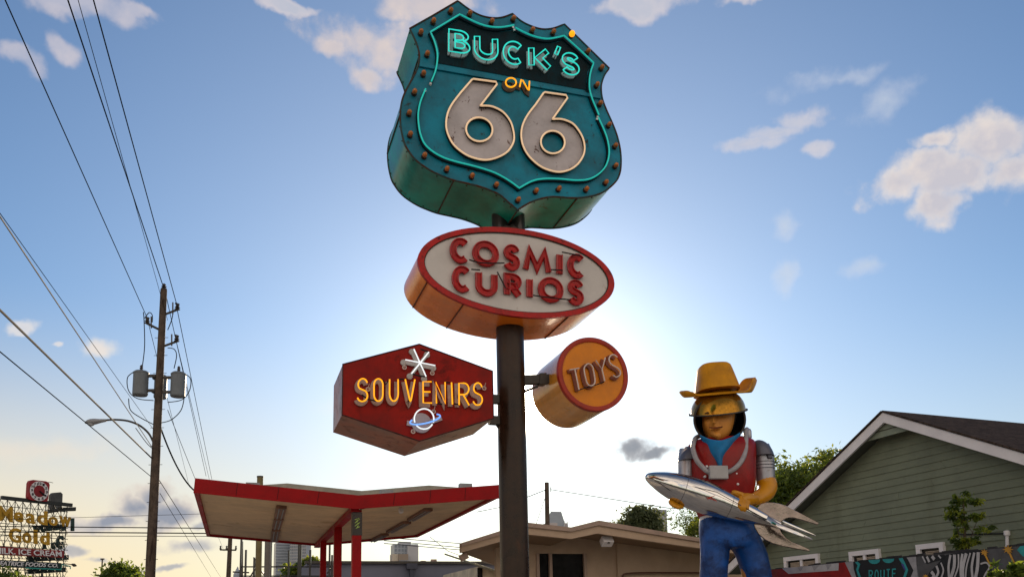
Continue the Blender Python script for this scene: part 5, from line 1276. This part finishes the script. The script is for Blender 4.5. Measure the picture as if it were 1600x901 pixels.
tine((1200,806,-.45),(1222,815.5,-.25),(1246,825,-.15),(1273.5,836,-.12))
g = MB()
for pth in ([(1104,776),(1111,779),(1119,781)], [(1108,777),(1117,773.5)], [(1105,779.5),(1112,776),(1120,783)]):
    g.tube([ST(x, y, -.88) for x, y in pth], .005, 4)
g.build('red_marking', paint('mark_red', (.5, .06, .03), .5), rk)
# ================================================================== POWER POLE & LEFT
PD = 24.
def PP(px, py, dy=0.): return atY(px, py, PD+dy)
pt_ = PP(256, 452); pb_ = Vector((pt_.x, PD, 0))
pp = thing('power_pole', 'tall wooden utility pole with crossarms at the left', 'utility pole', pb_)
MB().tube([pb_, pb_.lerp(pt_, .5), pt_, pt_+UP*.06], [.155, .125, .095, .04], 16).build('pole', WOOD, pp)
def insul(c, par): 
    MB().lathe(c, UP, [(.03, 0), (.085, .03), (.04, .06), (.08, .09), (.04, .12), (.06, .15), (.02, .19)], 12).build('insulator', PORC, par)
for (x0, y0, x1, y1) in ((248,514,230,505),(257,491,277,483.5),(254,541,276,533)):
    bo = MB().tube([PP(x0, y0), PP(x1, y1)], .035, 8).build('crossarm', STEEL, pp)
    insul(PP(x1, y1, 0)-UP*.02, bo)
    MB().tube([PP(x0*.35+x1*.65, y0*.35+y1*.65+4), PP(x0*.35+x1*.65, y0*.35+y1*.65-14)], .022, 8).build('fuse_cutout', PORC, pp)
    MB().tube([PP(x1-3, y1-10), PP(x1+3, y1-8)], .03, 6).build('cutout_cap', STEEL, pp)
insul(pt_, pp)
g = MB()
for k in range(14): 
    z_ = 3+k*.55; g.tube([pb_+UP*z_+Vector((-.2, 0, 0)), pb_+UP*z_+Vector((.2, 0, 0))], .008, 4)
g.build_each('climbing_peg', STEEL, pp)
for pth in ([(224,487,-.05),(225,498,0),(226,540,0),(222,575,0)], [(208,581,0),(199,590,0),(201,610,0),(215,622,0),(240,625,0)], [(290,584,0),(298,592,0),(296,610,0),(284,624,0),(262,628,0)], [(201,622,0),(204,640,0),(220,652,0),(239,662,0)], [(288,620,0),(283,640,0),(268,655,0),(252,660,0)], [(262,543,0),(272,545,0),(276,555,0),(272,575,0)], [(226,497,0),(233,488,0),(238,492,0),(238,503,0)], [(262,515,0),(268,500,0),(270,490,0)]):
    MB().tube(catmull([PP(*p) for p in pth], 5), .014, 5).build('jumper_cable', WIRE, pp)
for i, (x0, x1, y0, y1, dy, lab) in enumerate(((207,230.5,577,617.5,-.05,'grey transformer can on the left side of the power pole'), (266,289,579,619.5,-.05,'grey transformer can on the right side of the power pole'), (240,260,583,622,.42,'grey transformer can half hidden behind the power pole'))):
    c0 = PP((x0+x1)/2, y1, dy); rr_ = (x1-x0)/2*PD/1311; hh = (y1-y0)*PD/1311
    tr_ = thing('pole_transformer', lab, 'transformer', c0, 'transformers on the power pole')
    MB().lathe(c0, UP, [(rr_*.9, 0), (rr_, .03), (rr_, hh*.9), (rr_*1.05, hh*.9), (rr_*1.05, hh*.94), (rr_*.8, hh)], 28).build('tank', TANK, tr_)
    MB().lathe(c0+UP*hh, UP, [(.035, 0), (.06, .03), (.035, .06), (.055, .09), (.03, .12), (.05, .15), (.012, .2)], 12).build('bushing', PORC, tr_)
    for zz in (.15, hh*.8):
        dirx = 1 if i == 0 else -1
        if i < 2: MB().box(c0+Vector((dirx*(rr_+.1), 0, zz)), .13, .04, .04).build('mount_lug', STEEL, tr_, bevel=.01)
        else: MB().box(c0+Vector((-.1, -rr_-.03, zz)), .05, .06, .04).build('mount_lug', STEEL, tr_, bevel=.01)
sl_ = thing('street_lamp', 'cobra-head street lamp on a curved arm left of the power pole', 'street lamp', PP(239, 690))
MB().tube(catmull([PP(239,689), PP(232,676), PP(218,664), PP(200,657), PP(180,655), PP(163,656)], 5), .03, 8).build('arm', STEEL, sl_)
MB().tube(catmull([PP(238,700), PP(228,690), PP(212,668)], 5), .012, 6).build('brace', STEEL, sl_)
g = MB(); c1, c0 = PP(166,656), PP(133,659.5); d_ = c0-c1; g.tube(catmull([c1, c1+d_*.3, c1+d_*.55, c1+d_*.8, c0], 3), [v.x for v in catmull([(.04,0,0),(.08,0,0),(.12,0,0),(.115,0,0),(.03,0,0)], 3)], 16, r2=[v.x for v in catmull([(.04,0,0),(.06,0,0),(.085,0,0),(.08,0,0),(.03,0,0)], 3)]); g.build('lamp_head', GREY, sl_, smooth=60)
g = MB(); cen = c1+d_*.72-UP*.06; g.lathe(cen, -UP, [(.1, 0), (.09, .03), (.05, .06), (.01, .07)], 16); g.build('lens', paint('lamp_lens', (.4, .42, .45), .2), sl_)
def wire(name, label, pts3, r, mat_=WIRE, group='overhead power lines', sagm=0.):
    if len(pts3) == 2:
        a, b_ = pts3; n_ = 24; pts3 = [a.lerp(b_, i/n_)-UP*(sagm*4*(i/n_)*(1-i/n_)) for i in range(n_+1)]
    o = MB().tube(pts3, r, 6).build(name, mat_); return tag(o, label, 'cable', group)
def towards(px0, py0, px1, py1, D0=24., ext=1.0, dz=0.):
    a = atY(px0, py0, D0); b_ = atZ(px1, py1, a.z+dz); return [a, a.lerp(b_, ext)]
wire('overhead_wire', 'black wire from the left crossarm to the top left corner', towards(229,494,8,0,ext=1.25), .011)
wire('overhead_wire', 'black wire from the pole top up past the first cloud', towards(256,450,106,0,ext=1.25), .013)
wire('overhead_wire', 'faint thin wire between the two darker ones above the pole', towards(262,500,122,0,ext=1.25,dz=.1), .006)
wire('overhead_wire', 'rightmost black wire rising from the pole to the top edge', towards(278,482,146,0,ext=1.25), .011)
wire('overhead_wire', 'paired cable entering at the left edge above the small cloud', towards(239,700,0,338,ext=1.3,D0=24), .011, WIREL)
wire('overhead_wire', 'thin companion of the paired cable crossing the small cloud', towards(241,672,0,333,ext=1.3), .006)
wire('overhead_wire', 'thick sunlit cable running to the pole below the lamp', towards(237,715,0,484,ext=1.3), .02, WIREL)
wire('overhead_wire', 'lowest thin cable from the left edge to the pole', towards(235,743,0,549,ext=1.3), .010)
def away(px0, py0, px1, py1, D0, D1, r, lab, sagm=0.):
    wire('overhead_wire', lab, [atY(px0, py0, D0), atY(px1, py1, D1)], r, sagm=sagm)
away(277,484,331,748,24,48,.011,'thin wire running from the right insulator down behind the canopy')
away(257,450,322,743,24,48,.011,'thin wire from the pole top running behind the canopy')
away(276,535,327,748,24,47,.009,'thin wire from the lower right insulator to the canopy')
away(230,497,296,760,24,60,.009,'wire from the left insulator running down behind the pole')
away(250,665,303,765,24,28,.026,'thick black cable drooping from the pole to the canopy corner', .25)
away(246,745,345,901,24,90,.012,'lower wire fanning away to the right of the pole')
away(250,770,330,901,24,80,.010,'lowest wire fanning away to the right of the pole base')
away(262,640,350,860,24,85,.010,'middle wire fanning away beneath the transformers')
for (y0, y1, r_, lab) in ((821,824.5,.03,'upper thick horizontal line behind the lettered sign'), (829.5,832.5,.035,'middle thick horizontal line behind the lettered sign'), (836,837,.018,'lower thin horizontal line behind the lettered sign'), (813,801,.012,'faint dashed wire sloping up to the canopy edge')):
    a = atY(-60, y0, 46); b_ = atY(348, y1, 46); wire('overhead_wire', lab, [a, b_], r_)
for (y0, y1, lab) in ((841.5,850.5,'upper wire between canopy and tan roof'), (846.5,857,'middle wire between canopy and tan roof'), (851,860.5,'lower wire between canopy and tan roof')):
    wire('overhead_wire', lab, [atY(600, y0-3, 46), atY(760, y1+1, 46)], .022)
# wooden post behind the tan roof with wires
wp = gpt(855, 40); tp_ = atY(854.3, 753, 40)
o = thing('wooden_post', 'plain wooden utility post rising behind the tan roof', 'utility pole', wp)
MB().tube([wp, Vector((tp_.x, tp_.y, tp_.z))], [.13, .105], 12).build('pole', WOOD, o)
MB().box(atY(860.5, 764, 39.9), .02, .02, .12).build('bracket', STEEL, o)
wire('overhead_wire', 'sagging wire from the wooden post toward the statue', [atY(860,764,40), atY(1045,793,44), atY(1210,800,46)], .018)
wire('overhead_wire', 'short wire from the main pole to the wooden post', [atY(790,786,36), atY(826,775,38), atY(854,764,40)], .02)
wire('overhead_wire', 'guy wire slanting down from the wooden post', [atY(852,776,40), atY(838,817,39)], .014)
wire('overhead_wire', 'thin wire from the canopy to the little floodlight', [atY(672,838,26), atY(700,860,25), atY(722,868,24.5)], .008)
wire('overhead_wire', 'wire from the canopy edge rising behind the main pole', [atY(745,799,30), atY(790,790,33)], .014)
# gate frame, poles beneath the canopy
gf = thing('steel_gate_frame', 'black steel posts and rails standing under the canopy', 'frame', gpt(450, 34))
GF = lambda x, y: atY(x, y, 34)
for (x, y) in ((377.5,838),(384.5,858),(397.5,870),(424,838),(451.7,858.5),(467.5,838),(470.5,838),(485,858),(515.5,838),(519,866)):
    p = GF(x, y); MB().box((p.x, p.y, p.z/2), .035, .035, p.z/2).build('post', BLACKM, gf)
for (x0, x1, y) in ((376,520,884.5),(376,520,899)):
    MB().tube([GF(x0, y), GF(x1, y)], .03, 6).build('rail', BLACKM, gf)
for pth in ([(388,905),(396,892),(403,884)], [(409,892),(416,901)], [(511,895),(519,885)], [(396,870),(400,873),(400,884)]):
    MB().tube([GF(*p) for p in pth], .03, 6).build('brace', BLACKM, gf)
for (x, y, r_, mat_, lab, D_) in ((406.5,745,.12,paint('ochre_pole', (.16,.13,.06), .7, var=.2),'ochre pole rising behind the canopy',33.), (418.8,836,.11,paint('grey_pole', (.15,.14,.13), .7, var=.2),'grey pole next to the ochre pole under the canopy',31.)):
    b_ = gpt(x-1.5, D_); p = atY(x, y, D_); o = thing('steel_pole', lab, 'pole', b_); MB().tube([b_, p], r_, 14).build('shaft', mat_, o); MB().lathe(Vector((p.x, p.y, p.z)), UP, [(r_*1.1, 0), (r_*1.1, .05), (.02, .07)], 14).build('cap', STEEL, o)
up_ = thing('power_pole', 'distant small utility pole with one crossarm seen under the canopy', 'utility pole', gpt(356, 60))
b_ = gpt(355.5, 60); MB().tube([b_, atY(360.5, 825, 60)], [.2, .14], 10).build('pole', WOOD, up_)
ar = MB().tube([atY(344, 858, 60), atY(369, 858.5, 60)], .06, 6).build('crossarm', STEEL, up_)
for x in (344.5, 354, 368.5): MB().lathe(atY(x, 858, 60), UP, [(.05, 0), (.09, .08), (.04, .16), (.08, .22), (.02, .3)], 8).build('insulator', PORC, ar)
up_ = thing('power_pole', 'second distant pole with low crossarm beside the black posts', 'utility pole', gpt(379, 75))
MB().tube([gpt(380, 75), atY(377.8, 845, 75)], [.16, .12], 10).build('pole', WOOD, up_); MB().tube([atY(364, 892.5, 75), atY(389, 893.5, 75)], .07, 6).build('crossarm', STEEL, up_)
dl_ = thing('light_mast', 'slim distant light mast on the horizon near the small tree', 'light mast', gpt(158.7, 150))
MB().tube([gpt(158.7, 150), atY(160, 873, 150)], .12, 6).build('mast', STEEL, dl_); MB().box(atY(160, 872.5, 150), .28, .2, .12).build('lamp_head', STEEL, dl_)
# ================================================================== LETTERED ROOFTOP SIGN (left)
MY = R(61.); MU = Vector((math.cos(MY), math.sin(MY), 0)); MW_ = Vector((-math.sin(MY), math.cos(MY), 0))
MP = atY(55, 830, 62)
def MG_(px, py, d=0.): return hit(px, py, MP+MW_*d, MW_)
ms = thing('lettered_sign', 'open steel framework sign with gold letters and a red clock', 'sign', Vector((MP.x, MP.y, 0)))
GOLD = paint('letter_gold', (.44, .24, .012), .45, var=.2, vs=1.5)
DKT = paint('back_letter', (.02, .05, .045), .5)
MRED = paint('panel_red', (.22, .02, .02), .5, var=.15, vs=1); MBK = paint('panel_dark', (.015, .03, .03), .5, var=.2, vs=1)
BEAM = paint('beam', (.03, .032, .03), .5); LAT = paint('lattice', (.045, .05, .042), .6)
def text_mesh(name, txt, q, mat_, parent, thick=.12, bold=.03, shear=0., fn=MG_, dn_=None, d=0., space=1.0):
    cu = bpy.data.curves.new('t', 'FONT'); cu.body = txt; cu.size = 1; cu.offset = bold; cu.shear = shear; cu.extrude = .5; cu.space_character = space; cu.resolution_u = 3
    o = bpy.data.objects.new('t', cu); COL.objects.link(o); bpy.context.view_layer.update()
    me = bpy.data.meshes.new_from_object(o); COL.objects.unlink(o); bpy.data.objects.remove(o)
    vs = np.array([v.co[:] for v in me.vertices]); mn, mx = vs.min(0), vs.max(0); base = getparentbase(parent); nrm_ = dn_ if dn_ is not None else -MW_
    for v, c in zip(me.vertices, vs):
        x = (c[0]-mn[0])/(mx[0]-mn[0]); y = (c[1]-mn[1])/(mx[1]-mn[1]); p = fn(*quadmap(q, x, y), d)+nrm_*(thick*(c[2]/.5*.5+.5)); v.co = p-base
    me.materials.clear(); me.materials.append(mat_); me.name = name; ob = bpy.data.objects.new(name, me); COL.objects.link(ob); ob.parent = parent; return ob
lets = [('M',-3,19.5,790.5,814),('e',21.5,36,799,815),('a',40,55,801.5,817.5),('d',58,73.5,797,819),('o',75,90,806.5,820.5),('w',92,110.5,806,822),
        ('G',13.5,32.5,824,847),('o',34.5,48.5,831,848),('l',52,58,827,849),('d',62,77,829,850)]
for ch, x0, x1, y0, y1 in lets:
    sk = .9 if ch in 'MG' else 1.; dy_ = (x1-x0)*.07
    text_mesh('letter', ch, [(x0, y0-dy_), (x1, y0+dy_), (x0, y1-dy_), (x1, y1+dy_)], GOLD, ms, .08, .03)
def panel(name, pts, mat_, d, th=.25): MB().prism([MG_(x, y, d) for x, y in pts], MW_*th).build(name, mat_, ms, smooth=0)
panel('milk_panel', [(-12,852),(100,859.5),(100,870.5),(-12,865)], MRED, 0)
text_mesh('milk_lettering', 'MILK. ICE CREAM', [(-8,854.3),(96,860.6),(-8,864),(96,868.8)], WHITE, ms, .05, .015, d=-.02)
panel('foods_panel', [(-12,873),(96,878.5),(96,888.5),(-12,884)], MBK, 0)
text_mesh('foods_lettering', 'BEATRICE FOODS CO.', [(-6,875),(90,879.7),(-6,882.3),(90,885.5)], WHITE, ms, .05, .01, shear=.3, d=-.02)
MB().tube([MG_(x, y, -.1) for x, y in ((40,886.5),(95,889),(97,881),(110,884),(110,888))], .05, 5).build('green_tube', paint('green_neon', (.04, .3, .25), .4), ms)
# beams
def beam(a, b_, r_, d=0.): MB().box((MG_(*a, d)+MG_(*b_, d))/2, (MG_(*b_, d)-MG_(*a, d)).length/2, r_, r_, (MG_(*b_, d)-MG_(*a, d)).normalized(), MW_, UP).build('beam', BEAM, ms)
beam((2,776.5),(112,788.5),.13); beam((92,795),(117,794.5),.15, 1.); 
MR_ = lambda x, y: atY(x, y, 66)
# rear face, turned the other way: reads as dark letter backs
g = MB()
panel('rear_panel', [(45,868),(107.5,866),(107.5,873.5),(45,877)], MBK, 1.6); panel('rear_panel', [(45,888),(103,885),(103,892.5),(45,896)], MBK, 1.6)
for ch, x0, x1, y0, y1 in (('w',50,62,820,831),('o',62,72,818,830),('b',72,82,812,829),('s',82,91,817,828),('e',91,101,818,829),('l',110,114,809,829),('G',87,97.5,836,857),('o',79,87,846,857),('l',66,70,846,857)):
    text_mesh('rear_letter', ch, [(x0, y0), (x1, y0), (x0, y1), (x1, y1)], DKT, ms, .2, .05, d=1.6)
# lattice
g = MB(); xs = [0, 12, 24, 36, 48, 60, 72, 84, 96, 105]
tops = lambda x: 779+(x)*.11
for i, x in enumerate(xs):
    p = MG_(x, tops(x), .5); q = MG_(x, 905, .5); g.tube([p, Vector((p.x, p.y, q.z))], .035, 4)
    if i < len(xs)-1:
        for k in range(6):
            y0, y1 = tops(x)+k*20, tops(x)+(k+1)*20; g.tube([MG_(x, y0, .5), MG_(xs[i+1], y1+1, .5)], .025, 4); g.tube([MG_(x, y1, .5), MG_(xs[i+1], y0+1, .5)], .02, 4)
g.build('lattice', LAT, ms)
g = MB()
for k in range(13):
    y = 789+k*9; g.tube([MG_(-5, y, .45), MG_(106, y+10-k*.5, .45)], .025, 4)
for i in range(9):
    x = 4+i*11; g.tube([MG_(x, 885, .9), MG_(x+4, 905, .9)], .03, 4); g.tube([MG_(x, 848, .9), MG_(x+9, 872, .9)], .03, 4)
    g.tube([MG_(4+i*11, 782+i*1.1, .8), MG_(9+i*11, 800+i, .8)], .02, 4)
g.build('framework_rail', LAT, ms)
# clock
def clk(px, py): return MG_(px, py, -.3)
cx_, cy_ = 61, 766.5
pts = [(45.5,754),(47.5,750),(52,748.8),(72,751),(76.5,753),(77.8,757),(75.5,778),(74,782.5),(70,782.5),(49,780.5),(45.5,779),(44.2,775)]
ck = MB().prism([clk(x, y) for x, y in pts], MW_*.35).build('clock', paint('clock_red', (.28, .02, .025), .5), ms, smooth=0)
cc0 = clk(cx_, cy_); ra = (clk(cx_+14.3, cy_+1)-cc0).length; rz = abs((clk(cx_, cy_-15.3)-cc0).z)
def cpt(f_, a, d=0.): return cc0+MU*(ra*f_*math.cos(a))+UP*(rz*f_*math.sin(a))-MW_*d
n = 40; g = MB(); o1 = [cpt(1.0, 2*math.pi*i/n, .03) for i in range(n)]; g.prism(o1, MW_*.02); g.build('dial', WHITE, ck, smooth=0)
g = MB(); g.prism([cpt(.60, 2*math.pi*i/n, .05) for i in range(n)], MW_*.02); g.build('dial_centre', paint('clock_red2', (.22, .01, .015), .5), ck, smooth=0)
for h_ in range(1, 13):
    a = R(90-30*h_); c = cpt(.80, a, .05); w_ = ra*.11*(1.5 if h_ > 9 else 1.); hz_ = rz*.12
    fnq = lambda px, py, d, c=c, w_=w_, hz_=hz_: c+MU*(px*w_)+UP*(py*hz_)
    text_mesh('numeral', str(h_), [(-1, 1), (1, 1), (-1, -1), (1, -1)], BLACK, ck, .02, .015, fn=fnq)
g = MB(); g.tube([cpt(0, 0, .08), cpt(.62, R(-38), .08)], .05, 5); g.tube([cpt(0, 0, .09), cpt(.85, R(-30), .09)], .035, 5); g.build('clock_hand', BLACK, ck)
MB().tube([clk(76, 752), clk(83, 753.5)], .02, 4).build('aerial', BEAM, ms)
MB().prism([MG_(x, y, 1.5) for x, y in ((80,772),(83,769),(95,768),(98,771),(97.5,785),(96,798),(77,801),(79,785))], MW_*.3).build('rear_clock', paint('rear_grey', (.08, .085, .085), .6, var=.3, vs=1.5), ms, smooth=0)
ll = thing('street_lamp', 'small distant street lamp poking out right of the lettered sign', 'street lamp', gpt(108, 72))
MB().tube([atY(104, 880, 72), atY(113, 881, 72)], .04, 5).build('arm', STEEL, ll); MB().tube([atY(112, 880.5, 72), atY(116, 882, 72), atY(119.5, 883, 72)], [.07, .15, .05], 8).build('lamp_head', STEEL, ll)
p0 = gpt(66, 72); MB().tube([p0, atY(67, 880, 72)], .09, 8).build('pole', STEEL, ll); MB().tube([atY(67, 881, 72), atY(105, 880, 72)], .05, 6).build('arm', STEEL, ll)
# give lone parts without thing their tags; check
for o in list(bpy.data.objects):
    if o.type == 'MESH' and o.parent is None and 'kind' not in o and 'label' not in o: print('UNTAGGED', o.name)
print('objects', len(bpy.data.objects))
